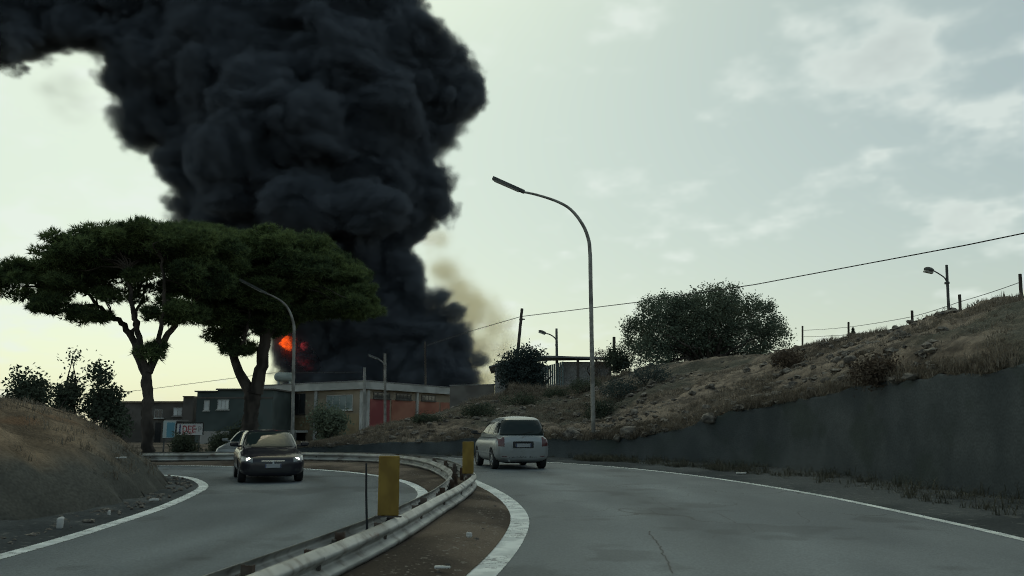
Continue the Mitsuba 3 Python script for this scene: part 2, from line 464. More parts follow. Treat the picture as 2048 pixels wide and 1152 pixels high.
cp = cp + 0.010 * (np.random.default_rng(3).normal(size=cp.shape))
put('crack', sheet(shift(cp, -0.008), shift(cp, 0.008), 2, lambda x, y, t: 0 * x + 0.004), 'tar', 'road', True)
principled('tar', (0.018, 0.018, 0.019), 0.6)
# ------------------------------------------------------------------ guardrails on the median
def zinc_col(p, n, uv):
    a = fbm(p.x * 2.2, p.y * 2.2, p.z * 2.2, 4)
    c = mix((0.27, 0.27, 0.25), (0.46, 0.46, 0.43), smoothstep(0.3, 0.7, a))
    dust = smoothstep(0.50, 0.75, fbm(p.x * 6, p.y * 6, p.z * 1.5, 4))
    c = mix(c, (0.17, 0.155, 0.13), dust * 0.75)
    rust = smoothstep(0.68, 0.85, fbm(p.x * 5 + 8, p.y * 5, p.z * 9, 4))
    return mix(c, (0.15, 0.075, 0.04), rust * 0.6)


principled('galvanised', proc(zinc_col), 0.48, 0.3, 0.5)
dirty('old_steel', (0.055, 0.050, 0.045), (0.14, 0.125, 0.11), 4.0, rough=0.7, metal=0.2)
dirty('rust', (0.075, 0.045, 0.030), (0.15, 0.12, 0.10), 7.0, rough=0.85)
RAIL_R = [(-3.6, -6), (-2.75, 0), (-1.87, 5.74), (-1.31, 9.74), (-1.09, 12.8), (-0.85, 16.2), (-0.80, 18.06), (-1.25, 21.9), (-2.30, 27.0), (-4.55, 31.6), (-7.7, 33.4), (-12.9, 32.6), (-22, 30.3), (-38, 26.0)]
RAIL_L = [(-3.9, -6), (-3.05, 0), (-2.13, 6.0), (-1.47, 10.8), (-1.20, 15.8), (-1.24, 18.25), (-1.68, 21.7), (-2.76, 26.7), (-4.85, 31.0), (-7.8, 32.6), (-12.9, 31.7), (-22, 29.9), (-38, 25.6)]
W_PROFILE = [(0.0, 0.0), (0.022, 0.004), (0.070, 0.045), (0.082, 0.060), (0.082, 0.082), (0.070, 0.098), (0.012, 0.135), (0.0, 0.150), (0.0, 0.160), (0.012, 0.175), (0.070, 0.212), (0.082, 0.228), (0.082, 0.250), (0.070, 0.265), (0.022, 0.306), (0.0, 0.310)]


def beam(c, side, top=0.40, thick=0.006):
    """one length of two-wave beam along the curve c, bulging to its right for side 1"""
    t = np.gradient(c, axis=0)
    t /= np.linalg.norm(t, axis=1, keepdims=True)
    r = np.stack([t[:, 1], -t[:, 0]], -1) * side
    prof = [(d, z) for d, z in W_PROFILE] + [(d - thick, z) for d, z in W_PROFILE[::-1]]
    n = len(prof)
    v = np.array([[(c[k, 0] + r[k, 0] * d, c[k, 1] + r[k, 1] * d, top - 0.31 + z) for d, z in prof] for k in range(len(c))])
    i, j = np.meshgrid(np.arange(len(c) - 1), np.arange(n), indexing='ij')
    a, b = (i * n + j).ravel(), (i * n + (j + 1) % n).ravel()
    f = np.vstack([np.stack([a, b, b + n], -1), np.stack([a, b + n, a + n], -1)])
    caps = []
    h = len(W_PROFILE)
    for base in (0, (len(c) - 1) * n):
        for j in range(h - 1):
            q = [base + j, base + j + 1, base + n - 2 - j, base + n - 1 - j]
            caps += [[q[0], q[1], q[2]], [q[0], q[2], q[3]]]
    m = trimesh.Trimesh(v.reshape(-1, 3), np.vstack([f, caps]), process=False)
    m.fix_normals()
    return m


def rail(pts, side, label, phase):
    key = thing('guardrail', label, 'guardrail', 'guardrails along the median')
    c = curve(pts, 1200)
    s = np.r_[0, np.cumsum(np.linalg.norm(np.diff(c, axis=0), axis=1))]
    P = lambda u: np.stack([np.interp(u, s, c[:, k]) for k in range(2)], -1)
    u, n = phase, 0
    rng = random.Random(5 + side)
    while u < s[-1] - 0.5:
        e = min(u + 4.12, s[-1])
        q = P(np.linspace(u, e, 18))
        q = shift(q, side * 0.005 * (n % 2))
        put('beam', beam(q, side, 0.40 + rng.uniform(-0.008, 0.008)), 'galvanised', key, smooth=40)
        u, n = u + 4.0, n + 1
    u = phase + 0.06
    while u < s[-1]:
        p, p2 = P(np.array([u]))[0], P(np.array([u + 0.1]))[0]
        t = (p2 - p) / (np.linalg.norm(p2 - p) + 1e-9)
        ang = math.atan2(t[1], t[0])
        r = np.array([t[1], -t[0]]) * side
        ctr = p - r * 0.07
        lean = rng.uniform(-0.02, 0.02)
        post = join([box(0.006, 0.09, 0.52, (0.0, 0, 0)), box(0.05, 0.006, 0.52, (0.025, 0.042, 0)), box(0.05, 0.006, 0.52, (0.025, -0.042, 0))])
        post.apply_transform(trimesh.transformations.rotation_matrix(lean, [1, 0, 0]))
        put('post', place(post, (*ctr, 0.13), ang), 'rust', key, smooth=False)
        q = p - r * 0.022
        put('spacer', place(box(0.10, 0.035, 0.17, b=0.008), (*q, 0.245), ang), 'old_steel', key, smooth=False)
        b = p + r * 0.012
        bolt = trimesh.creation.cylinder(0.024, 0.03, sections=10)
        bolt.apply_transform(trimesh.transformations.rotation_matrix(math.pi / 2, [1, 0, 0]))
        put('bolt', place(join([bolt, box(0.075, 0.012, 0.085, (0, 0, 0))]), (*b, 0.245), ang), 'old_steel', key, smooth=False)
        u += 2.0
    return key


rail(RAIL_R, 1, 'galvanised guardrail running along the right lane, nearest to the wide white line', 1.1)
rail(RAIL_L, -1, 'galvanised guardrail facing the left lane, behind the near rail and bending away', 0.3)


def panel_col(p, n, uv):
    v = fbm(p.x * 9, p.y * 9, p.z * 4, 4)
    return mix((0.19, 0.118, 0.022), (0.27, 0.175, 0.035), smoothstep(0.3, 0.7, v))


principled('yellow_panel', proc(panel_col), 0.55, 0, 0.3)
for px, py, d, lab in ((776, 1036, 9.75, 'large yellow marker panel on the near guardrail, the closer of the two'), (936, 946, 18.0, 'yellow marker panel on the guardrail beside the silver car')):
    k = thing('marker_panel', lab, 'marker panel', 'yellow marker panels on the guardrail')
    o = at(px, py, d)
    o[2] = 0.415
    pm = m3.Manifold.cylinder(0.05, 0.018, 0.018, 12)
    slab = trimesh.creation.box((0.235, 0.028, 0.66))
    sk = box(0.235, 0.030, 0.655, b=0.008)
    put('panel', place(sk, o + [0, 0, 0.335], -0.06), 'yellow_panel', k, smooth=False)
    put('bracket', place(join([box(0.30, 0.05, 0.012, (0, 0, -0.002)), box(0.04, 0.012, 0.20, (0.06, 0.024, 0.09)), box(0.04, 0.012, 0.20, (-0.06, 0.024, 0.09))]), o, -0.06), 'old_steel', k, smooth=False)
o = at(735, 1046, 9.2)
k = tag(put('stake', tube([(o[0], o[1], 0.02), (o[0] - 0.004, o[1], 0.35), (o[0] - 0.022, o[1], 0.70), (o[0] - 0.030, o[1], 1.02)], [0.014, 0.013, 0.012, 0.010], 8), 'black_rubber'), 'thin black stake standing between the guardrails beside the yellow panel', 'stake')
principled('black_rubber', (0.015, 0.016, 0.018), 0.7)
# ------------------------------------------------------------------ cars
from scipy.interpolate import PchipInterpolator


def paint_black(p, n, uv):
    return mix((0.012, 0.012, 0.020), (0.022, 0.021, 0.026), fbm(p.x * 3, p.y * 3, p.z * 3, 3))


def paint_silver(p, n, uv):
    dust = smoothstep(0.9, 0.2, p.z) * fbm(p.x * 4, p.y * 4, p.z * 4, 3)
    return mix((0.31, 0.33, 0.335), (0.20, 0.195, 0.18), dust)


principled('black_paint', proc(paint_black), 0.20, 0.0, 0.45, 0.25, clearcoat_gloss=0.95)
principled('silver_paint', proc(paint_silver), 0.30, 0.35, 0.5, 0.9, clearcoat_gloss=0.95)
principled('dark_glass', (0.020, 0.030, 0.030), 0.05, 0.0, 0.24)
principled('side_glass', (0.020, 0.026, 0.027), 0.06, 0.0, 0.18)
principled('trim_black', (0.018, 0.019, 0.021), 0.6)
principled('tyre', (0.018, 0.018, 0.019), 0.85)
principled('alloy', (0.42, 0.43, 0.43), 0.32, 0.8)
principled('chrome', (0.55, 0.56, 0.57), 0.15, 0.95)
principled('tail_red', (0.085, 0.018, 0.020), 0.18, 0.0, 0.6, 1.0)
principled('lamp_clear', (0.22, 0.23, 0.23), 0.12, 0.0, 0.7, 1.0)
principled('plate_white', (0.30, 0.31, 0.32), 0.45)
principled('plate_blue', (0.04, 0.055, 0.12), 0.45)
principled('wiper_black', (0.012, 0.012, 0.012), 0.5)


def loft(rings, caps=True):
    n = len(rings[0])
    v = np.vstack(rings)
    f = []
    for k in range(len(rings) - 1):
        a = k * n + np.arange(n)
        b = k * n + (np.arange(n) + 1) % n
        f += [np.stack([a, b, b + n], -1), np.stack([a, b + n, a + n], -1)]
    f = np.vstack(f)
    if caps:
        v = np.vstack([v, rings[0].mean(0), rings[-1].mean(0)])
        a, b = np.arange(n), (np.arange(n) + 1) % n
        e = (len(rings) - 1) * n
        f = np.vstack([f, np.stack([np.full(n, len(v) - 2), b, a], -1), np.stack([np.full(n, len(v) - 1), e + a, e + b], -1)])
    m = trimesh.Trimesh(v, f, process=False)
    m.fix_normals()
    return m


class Car:
    """body and cabin surfaces from a few stations; +y is the front"""

    def __init__(self, body, cabin, cabin_n=4.5):
        self.b = np.array(sorted(body), float)                           # y, half width, z low, z high
        self.c = np.array(cabin, float)                                  # z, y front, y back, half width
        self.cn = cabin_n
        self.fb = [PchipInterpolator(self.b[:, 0], self.b[:, k]) for k in (1, 2, 3)]
        self.fc = [PchipInterpolator(self.c[:, 0], self.c[:, k]) for k in (1, 2, 3)]

    def ring(self, y, grow=0.0, m=56):
        w, z0, z1 = (float(f(y)) for f in self.fb)
        a = np.linspace(0, 2 * np.pi, m, endpoint=False)
        c, s = np.cos(a), np.sin(a)
        up = s > 0
        e = np.where(up, 2 / 3.4, 2 / 5.0)
        x = (w + grow) * np.sign(c) * np.abs(c) ** (2 / 4.6)
        zm = z0 + 0.52 * (z1 - z0)
        z = zm + np.where(up, z1 - zm + grow, zm - z0 + grow) * np.sign(s) * np.abs(s) ** e
        x = x * (1 - 0.045 * np.clip((z - zm) / max(z1 - zm, 0.05), 0, 1) ** 2 - 0.05 * np.clip((zm - z) / max(zm - z0, 0.05), 0, 1) ** 2)
        return np.stack([x, np.full(m, y), z], -1)

    def side(self, y, z):
        """half width of the body at y and height z"""
        r = self.ring(y, 0, 200)
        r = r[r[:, 0] > 0]
        return float(np.interp(z, *(lambda o: (r[o, 2], r[o, 0]))(np.argsort(r[:, 2]))))

    def body_mesh(self, axles, r_arch):
        ys = np.unique(np.r_[np.linspace(self.b[0, 0], self.b[-1, 0], 46), self.b[:, 0]])
        b = man(loft([self.ring(y) for y in ys]))
        for y, r in axles:
            cyl = m3.Manifold.cylinder(2.4, r_arch, r_arch, 40, True).rotate((0, 90, 0)).translate((0, float(y), float(r)))
            keep = m3.Manifold.cube((1.10, 4.0, 3.0), True)
            b = b - (cyl - keep)
        return tri(b)

    def cabin_pt(self, where, u, z, off=0.0):
        """a point of the cabin: where front/back (u across) or left/right (u along), at height z"""
        yf, yb, w = (float(f(z)) for f in self.fc)
        yc, h = (yf + yb) / 2, (yf - yb) / 2
        n = self.cn
        k = (1 - min(abs(u), 1) ** n) ** (1 / n)
        if where in ('front', 'back'):
            sg = 1 if where == 'front' else -1
            return np.array([u * w, yc + sg * (h * k + off), z + off * 0.4])
        sg = 1 if where == 'right' else -1
        return np.array([sg * (w * k + off), yc + u * h, z + off * 0.2])

    def cabin_mesh(self):
        zs = np.linspace(self.c[0, 0], self.c[-1, 0], 22)
        rings = []
        for z in zs:
            yf, yb, w = (float(f(z)) for f in self.fc)
            a = np.linspace(0, 2 * np.pi, 72, endpoint=False)
            e = 2 / self.cn
            rings.append(np.stack([w * np.sign(np.cos(a)) * np.abs(np.cos(a)) ** e, (yf + yb) / 2 + (yf - yb) / 2 * np.sign(np.sin(a)) * np.abs(np.sin(a)) ** e, np.full(72, z)], -1))
        return loft(rings)

    def pane(self, where, edge, off=0.010, nu=24, nz=10):
        """a pane: edge = (z low, z high, (u0, u1) low, (u0, u1) high), a thin closed slab on the cabin"""
        z0, z1, lo, hi = edge
        def grid(o):
            g = []
            for a in np.linspace(0, 1, nz):
                u0, u1 = lo[0] * (1 - a) + hi[0] * a, lo[1] * (1 - a) + hi[1] * a
                g.append([self.cabin_pt(where, u, z0 + (z1 - z0) * a, o) for u in np.linspace(u0, u1, nu)])
            return np.array(g).reshape(-1, 3)
        return slab(grid(off), grid(-0.01), nz, nu)


def slab(a, b, nz, nu):
    i, j = np.meshgrid(np.arange(nz - 1), np.arange(nu - 1), indexing='ij')
    k = (i * nu + j).ravel()
    f = np.vstack([np.stack([k, k + 1, k + nu + 1], -1), np.stack([k, k + nu + 1, k + nu], -1)])
    n = nz * nu
    rim = np.r_[np.arange(nu), np.arange(1, nz) * nu + nu - 1, (nz - 1) * nu + np.arange(nu - 2, -1, -1), np.arange(nz - 2, 0, -1) * nu]
    r2 = np.roll(rim, -1)
    m = trimesh.Trimesh(np.vstack([a, b]), np.vstack([f, f[:, ::-1] + n, np.stack([rim, rim + n, r2 + n], -1), np.stack([rim, r2 + n, r2], -1)]), process=False)
    m.fix_normals()
    return m


def body_patch(car, y0, y1, za, zb, sg, off=0.008, end=None):
    """a patch on the body's flank between y0, y1 and heights za(y)..zb(y)"""
    ys = np.linspace(y0, y1, 10)
    def grid(o):
        return np.array([[(sg * (car.side(y, z) + o), y, z) for y in ys] for z in np.linspace(za, zb, 5)]).reshape(-1, 3)
    return slab(grid(off), grid(-0.02), 5, 10)


def end_patch(car, where, x0, x1, z0, z1, depth=0.03, lean=0.0, skew=0.0, nx=10, nz=5):
    """a patch following the rounded front or rear end: the first y at which the body reaches x at height z"""
    ys = np.linspace(car.b[-1, 0], car.b[-1, 0] - 0.6, 90) if where == 'front' else np.linspace(car.b[0, 0], car.b[0, 0] + 0.6, 90)
    prof = []
    for y in ys:
        r = car.ring(y, 0, 160)
        r = r[r[:, 0] >= 0]
        o = np.argsort(r[:, 2])
        prof.append((r[o, 2], r[o, 0]))
    def y_at(x, z):
        for y, (pz, px_) in zip(ys, prof):
            if pz[0] <= z <= pz[-1] and np.interp(z, pz, px_) >= abs(x):
                return y
        return ys[-1]
    sg = 1 if where == 'front' else -1
    def grid(o):
        g = []
        for b in np.linspace(0, 1, nz):
            for a in np.linspace(0, 1, nx):
                x = x0 + (x1 - x0) * a
                z = z0 + (z1 - z0) * b + skew * a
                g.append((x + (0.35 * o * np.sign(x) if abs(x) > 0.5 else 0), y_at(x, z) + sg * o, z))
        return np.array(g)
    return slab(grid(0.012), grid(-depth), nz, nx)


def wheel_parts(r, w):
    a = np.array([(r * 0.62, -w / 2), (r * 0.93, -w / 2), (r, -w / 2 + 0.03), (r, w / 2 - 0.03), (r * 0.93, w / 2), (r * 0.62, w / 2), (r * 0.62, -w / 2)])
    tyre = trimesh.creation.revolve(a, sections=36)
    rim = trimesh.creation.revolve(np.array([(r * 0.55, -w / 2 + 0.01), (r * 0.64, -w / 2 + 0.02), (r * 0.64, w / 2 - 0.005), (r * 0.57, w / 2 - 0.008), (r * 0.55, -w / 2 + 0.01)]), sections=36)
    disc = trimesh.creation.cylinder(r * 0.60, 0.02, sections=32)
    disc.apply_translation((0, 0, 0.01))
    spokes = [rim]
    for k in range(7):
        s = box(r * 0.60, 0.055, 0.03, (r * 0.30, 0, w / 2 - 0.035), 0, 0.01)
        s.apply_transform(trimesh.transformations.rotation_matrix(k * 2 * math.pi / 7, [0, 0, 1]))
        spokes.append(s)
    hub = trimesh.creation.cylinder(r * 0.17, 0.05, sections=16)
    hub.apply_translation((0, 0, w / 2 - 0.03))
    return tyre, join(spokes + [hub]), disc


def build_car(key, car, axles, r, track, paint, loc, heading, spec, size=1.0):
    rz = math.atan2(-heading[0], heading[1])

    def M(m):
        m = m.copy()
        m.apply_scale(size)
        return place(m, loc, rz)

    P = lambda name, m, mt, parent=key, smooth=35, **kw: put(name, M(m), mt, parent, smooth, **kw)
    P('body', car.body_mesh([(y, r) for y in axles], r + 0.055), paint, smooth=40)
    P('cabin', car.cabin_mesh(), paint, smooth=50)
    P('underbody', join([box(1.05, car.b[-1, 0] - car.b[0, 0] - 0.5, 0.22, (0, 0.02, 0.30), 0, 0.03), tube([(-track, axles[1], r), (track, axles[1], r)], 0.045)]), 'trim_black')
    for nm, where, edge in spec['panes']:
        P(nm, car.pane(where, edge), 'side_glass' if nm == 'side_window' else 'dark_glass', smooth=60)
    tyre, rim, disc = wheel_parts(r, 0.20)
    for y in axles:
        for sg in (1, -1):
            R = trimesh.transformations.rotation_matrix(sg * math.pi / 2, [0, 1, 0])
            k = None
            for m, mt, nm in ((tyre, 'tyre', 'tyre'), (rim, 'alloy', 'rim'), (disc, 'trim_black', 'brake_disc')):
                m = m.copy()
                m.apply_transform(R)
                m.apply_translation((sg * (track - 0.0), y, r))
                if nm == 'tyre':
                    k = P('wheel', m, mt)
                else:
                    P(nm, m, mt, k)
    for sg in (1, -1):
        ym, zm = spec['mirror']
        xm = float(car.fc[2](zm)) if zm > car.c[0, 0] else car.side(ym, zm)
        k = P('wing_mirror', join([trimesh.convex.convex_hull(np.vstack([np.array(place(box(0.20, 0.10, 0.13, b=0.03), (sg * (xm + 0.17), ym, zm + 0.03)).vertices), np.array(box(0.10, 0.05, 0.09, (sg * (xm + 0.24), ym + 0.04, zm + 0.03), 0, 0.02).vertices)])),
                                   box(0.14, 0.05, 0.05, (sg * (xm + 0.03), ym, zm - 0.02), 0, 0.01)]), spec.get('mirror_paint', paint))
    return P


hatch = Car([(2.01, 0.50, 0.30, 0.58), (1.98, 0.64, 0.22, 0.64), (1.88, 0.76, 0.18, 0.71), (1.65, 0.84, 0.17, 0.79), (1.25, 0.87, 0.17, 0.87), (0.85, 0.875, 0.17, 0.93), (0, 0.875, 0.17, 0.93), (-1.0, 0.875, 0.18, 0.95), (-1.6, 0.86, 0.19, 0.97), (-1.85, 0.80, 0.24, 0.94), (-1.96, 0.66, 0.32, 0.84)],
            [(0.84, 1.10, -1.86, 0.80), (0.93, 1.01, -1.85, 0.79), (1.05, 0.84, -1.82, 0.755), (1.20, 0.60, -1.74, 0.695), (1.31, 0.39, -1.66, 0.635), (1.355, 0.24, -1.58, 0.585), (1.38, -0.02, -1.42, 0.44), (1.39, -0.4, -1.1, 0.20)], 4.2)
car_key = thing('car', 'black hatchback with both headlights lit coming towards the viewer', 'car', 'cars')
hd = np.array([0.345, -0.939])
ctr = on_ground(545, 967)
ctr = np.array([ctr[0], ctr[1], 0.0]) - np.r_[hd * 1.90, 0]
hspec = {'panes': [('windscreen', 'front', (0.935, 1.335, (-0.93, 0.93), (-0.88, 0.88))), ('rear_window', 'back', (1.0, 1.32, (-0.85, 0.85), (-0.8, 0.8)))]
         + [('side_window', s, e) for s in ('left', 'right') for e in ((0.955, 1.29, (-0.02, 0.86), (0.02, 0.90)), (0.955, 1.29, (-0.78, -0.07), (-0.74, -0.04)))],
         'mirror': (0.62, 0.97)}
P = build_car(car_key, hatch, (1.25, -1.22), 0.305, 0.75, 'black_paint', ctr, hd, hspec, 0.93)
P('grille', end_patch(hatch, 'front', -0.47, 0.47, 0.27, 0.44, 0.03), 'trim_black')
P('bonnet_trim', end_patch(hatch, 'front', -0.30, 0.30, 0.575, 0.60, 0.02), 'chrome')
P('emblem', join([tube([(0.0, 1.995, 0.60), (0.035, 2.015, 0.565), (-0.02, 2.02, 0.53), (0.03, 2.02, 0.50)], 0.014, 6), tube([(-0.03, 2.01, 0.585), (-0.005, 2.018, 0.555)], 0.010, 6)]), 'chrome')
pk = P('number_plate', box(0.42, 0.02, 0.105, (0, 2.028, 0.455), 0, 0.004), 'plate_white')
for sg in (1, -1):
    P('plate_band', box(0.028, 0.006, 0.10, (sg * 0.193, 2.040, 0.455)), 'plate_blue', pk)
    hk_ = P('headlight', end_patch(hatch, 'front', sg * 0.52, sg * 0.80, 0.545, 0.655, 0.05, skew=0.055), 'lamp_clear')
    bulb = trimesh.creation.icosphere(2, 0.070)
    bulb.apply_scale((1, 0.5, 0.80))
    bulb.apply_translation((sg * 0.62, 1.905, 0.615))
    P('bulb', bulb, 'lamp_clear', hk_, emitter={'type': 'area', 'radiance': rgb(*((8.5, 8.6, 5.8) if sg > 0 else (8.5, 7.9, 6.4)))})
    P('fog_lamp', end_patch(hatch, 'front', sg * 0.56, sg * 0.70, 0.30, 0.37, 0.02), 'trim_black')
    P('tail_light', body_patch(hatch, -1.90, -1.68, 0.66, 0.90, sg), 'tail_red')
    P('wiper', tube([(sg * 0.35 + 0.18, 1.045, 0.925), (sg * 0.35 - 0.22, 1.05, 0.932)], 0.012, 6), 'wiper_black')

van = Car([(1.90, 0.50, 0.32, 0.72), (1.87, 0.66, 0.24, 0.80), (1.76, 0.77, 0.20, 0.88), (1.5, 0.85, 0.18, 0.98), (1.1, 0.875, 0.18, 1.04), (0.5, 0.88, 0.18, 1.06), (-0.5, 0.88, 0.19, 1.07), (-1.3, 0.88, 0.20, 1.08), (-1.70, 0.86, 0.22, 1.08), (-1.84, 0.815, 0.25, 1.05), (-1.90, 0.76, 0.28, 0.98), (-1.925, 0.68, 0.34, 0.86)],
          [(0.98, 1.30, -1.86, 0.815), (1.06, 1.14, -1.855, 0.815), (1.20, 0.80, -1.83, 0.785), (1.40, 0.28, -1.76, 0.715), (1.51, -0.06, -1.68, 0.655), (1.585, -0.34, -1.55, 0.555), (1.625, -0.58, -1.34, 0.40), (1.64, -0.80, -1.08, 0.16)], 5.4)
vk = thing('car', 'silver compact car with a large rear window driving away in the right lane', 'car', 'cars')
hd2 = np.array([-0.235, 0.972])
rc = on_ground(1045, 939)
vc = np.array([rc[0], rc[1], 0.0]) + np.r_[hd2 * 1.88, 0]
vspec = {'panes': [('windscreen', 'front', (1.08, 1.50, (-0.9, 0.9), (-0.86, 0.86))), ('rear_window', 'back', (1.045, 1.515, (-0.94, 0.94), (-0.92, 0.92)))]
         + [('side_window', s, e) for s in ('left', 'right') for e in ((1.09, 1.45, (-0.02, 0.74), (0.02, 0.70)), (1.09, 1.45, (-0.60, -0.07), (-0.66, -0.04)), (1.12, 1.43, (-0.86, -0.66), (-0.86, -0.72)))],
         'mirror': (0.92, 1.10), 'mirror_paint': 'trim_black'}
P = build_car(vk, van, (1.15, -1.22), 0.31, 0.765, 'silver_paint', vc, hd2, vspec, 1.04)
for sg in (1, -1):
    tl = P('tail_light', end_patch(van, 'rear', sg * 0.60, sg * 0.79, 0.70, 0.99, 0.04, skew=0.02), 'tail_red')
    P('reflector', end_patch(van, 'rear', sg * 0.52, sg * 0.68, 0.385, 0.415, 0.02), 'tail_red')
    P('side_strip', body_patch(van, -1.15, 1.1, 0.475, 0.515, sg, 0.012), 'silver_paint')
    for y in (-0.05, 0.85):
        P('door_handle', place(box(0.03, 0.17, 0.025, b=0.008), (sg * (van.side(y - 0.45, 0.93) + 0.012), y - 0.45, 0.93)), 'silver_paint')
    P('headlight', end_patch(van, 'front', sg * 0.42, sg * 0.74, 0.62, 0.76, 0.05, skew=0.04), 'lamp_clear')
P('plate_recess', end_patch(van, 'rear', -0.33, 0.33, 0.66, 0.86, 0.03), 'trim_black')
P('boot_handle', box(0.50, 0.05, 0.04, (0, -1.945, 0.845), 0, 0.012), 'trim_black')
pk = P('number_plate', box(0.50, 0.02, 0.11, (0, -1.952, 0.74), 0, 0.004), 'plate_white')
for sg in (1, -1):
    P('plate_band', box(0.030, 0.006, 0.105, (sg * 0.232, -1.964, 0.74)), 'plate_blue', pk)
em = trimesh.creation.torus(0.036, 0.007, major_sections=24, minor_sections=8)
em.apply_transform(trimesh.transformations.rotation_matrix(math.pi / 2, [1, 0, 0]))
em.apply_translation((0, -1.905, 0.985))
P('emblem', join([em] + [tube([(0, -1.905, 0.985), (0.034 * math.sin(a), -1.905, 0.985 + 0.034 * math.cos(a))], 0.006, 5) for a in (0, 2.094, 4.189)]), 'chrome')
P('bumper', end_patch(van, 'rear', -0.70, 0.70, 0.36, 0.58, 0.03, nx=22), 'silver_paint')
P('bumper_lip', end_patch(van, 'rear', -0.46, 0.46, 0.365, 0.395, 0.0, nx=16), 'trim_black')
P('rear_wiper', tube([(0.0, -1.885, 1.09), (0.20, -1.87, 1.15), (0.34, -1.86, 1.16)], 0.010, 6), 'wiper_black')
P('aerial', tube([(0, -0.1, 1.56), (0, -0.30, 1.76)], [0.008, 0.004], 6), 'trim_black')
P('exhaust', tube([(-0.45, -1.7, 0.27), (-0.45, -1.93, 0.265)], 0.03, 10), 'chrome')
P('spare_axle', box(0.9, 0.25, 0.10, (0, -1.45, 0.25), 0, 0.03), 'trim_black')

pk_ = thing('car', 'pale silver car parked beyond the left guardrail, half hidden by the black hatchback', 'car', 'cars')
hd3 = np.array([-0.10, -0.995])
pc = at(505, 905, 36.5)
pc[2] = float(base_z(pc[0], pc[1]))
P = build_car(pk_, hatch, (1.25, -1.22), 0.305, 0.75, 'silver_paint', pc, hd3, hspec)
for sg in (1, -1):
    P('headlight', end_patch(hatch, 'front', sg * 0.52, sg * 0.80, 0.545, 0.655, 0.05, skew=0.055), 'lamp_clear')
    P('tail_light', body_patch(hatch, -1.90, -1.68, 0.66, 0.90, sg), 'tail_red')
P('grille', end_patch(hatch, 'front', -0.47, 0.47, 0.27, 0.44, 0.03), 'trim_black')
P('number_plate', box(0.42, 0.02, 0.105, (0, 2.028, 0.455), 0, 0.004), 'plate_white')
# ------------------------------------------------------------------ street lamps, poles, cables, fence
dirty('lamp_metal', (0.17, 0.16, 0.145), (0.30, 0.29, 0.265), 3.0, rough=0.55, metal=0.2)
dirty('lamp_dark', (0.06, 0.062, 0.06), (0.11, 0.11, 0.105), 3.0, rough=0.6, metal=0.1)
dirty('wood_pole', (0.05, 0.042, 0.036), (0.11, 0.095, 0.08), 2.0, rough=0.9, stretch=0.15)
dirty('concrete', (0.22, 0.215, 0.20), (0.34, 0.33, 0.31), 0.8, rough=0.9)
principled('lamp_lens', (0.40, 0.40, 0.37), 0.25, 0, 0.5, 0.6)
principled('cable_black', (0.03, 0.03, 0.03), 0.6)


def smooth_path(pts, n=30):
    p = np.array(pts, float)
    s = np.r_[0, np.cumsum(np.linalg.norm(np.diff(p, axis=0), axis=1))]
    return PchipInterpolator(s, p)(np.linspace(0, s[-1], n))


def lamp(label, base, arm_px, dist, r0, r1, head_len, head_w, head_h, metal, mast_px=None, group='street lamps', round_head=False, pole_top=None):
    """arm_px: pixels of the pole's axis from where it starts to bend to the lamp's near end, then the far end; all at the pole's distance"""
    k = thing('street_lamp', label, 'street lamp', group)
    pts = [at(x, y, dist) for x, y in arm_px]
    if pole_top is None:                                               # pole and arm are one bent tube
        path = np.vstack([np.linspace(base, pts[0], 8)[:-1], smooth_path(pts[:-1], 24)])
        s = np.linspace(0, 1, len(path))
        put('pole', tube(path, r0 + (r1 - r0) * s, 12), metal, k, 60)
    else:                                                              # an arm clamped to a straight mast
        put('pole', tube([base, (base + pole_top) / 2, pole_top], [r0, r0 * 0.9, r0 * 0.8], 10), metal, k, 60)
        put('arm', tube(smooth_path(pts[:-1], 14), r1, 8), metal, k, 60)
        put('clamp', place(box(0.26, 0.26, 0.16, b=0.03), pts[0]), metal, k, False)
    a, b = pts[-2], pts[-1]
    d = (b - a) / np.linalg.norm(b - a)
    side = np.array([0, 1.0, 0])
    upv = np.cross(side, d); upv /= np.linalg.norm(upv)
    upv = upv * np.sign(upv[2])
    def bar(w0, w1, h, l0, l1, dz):
        v = []
        for l, w in ((l0, w0), (l1, w1)):
            for sy, sz in ((-1, 0), (1, 0), (0.8, 1), (-0.8, 1)):
                v.append(a + d * l + side * sy * w / 2 + upv * (dz + sz * h))
        return trimesh.convex.convex_hull(np.array(v))
    L = np.linalg.norm(b - a)
    if round_head:
        m = trimesh.creation.icosphere(2, 1.0)
        m.apply_scale((L / 2, head_w / 2, head_h / 2))
        R = np.eye(4); R[:3, :3] = np.stack([d, side, upv], -1)
        m.apply_transform(R); m.apply_translation((a + b) / 2)
        hk = put('lamp_head', m, 'lamp_dark', k, 50)
    else:
        hk = put('lamp_head', bar(head_w * 0.75, head_w, head_h, -0.05, L, -head_h * 0.3), 'lamp_dark', k, 25)
    put('lens', bar(head_w * 0.6, head_w * 0.8, -head_h * 0.30, 0.12 * L, 0.93 * L, -head_h * 0.32), 'lamp_lens', hk, 25)
    fl = place(join([box(0.42, 0.42, 0.03, b=0.006), trimesh.creation.cylinder(r0 * 1.35, 0.5, sections=12)]), base + [0, 0, 0.02])
    put('foot', fl, metal, k, 30)
    return k


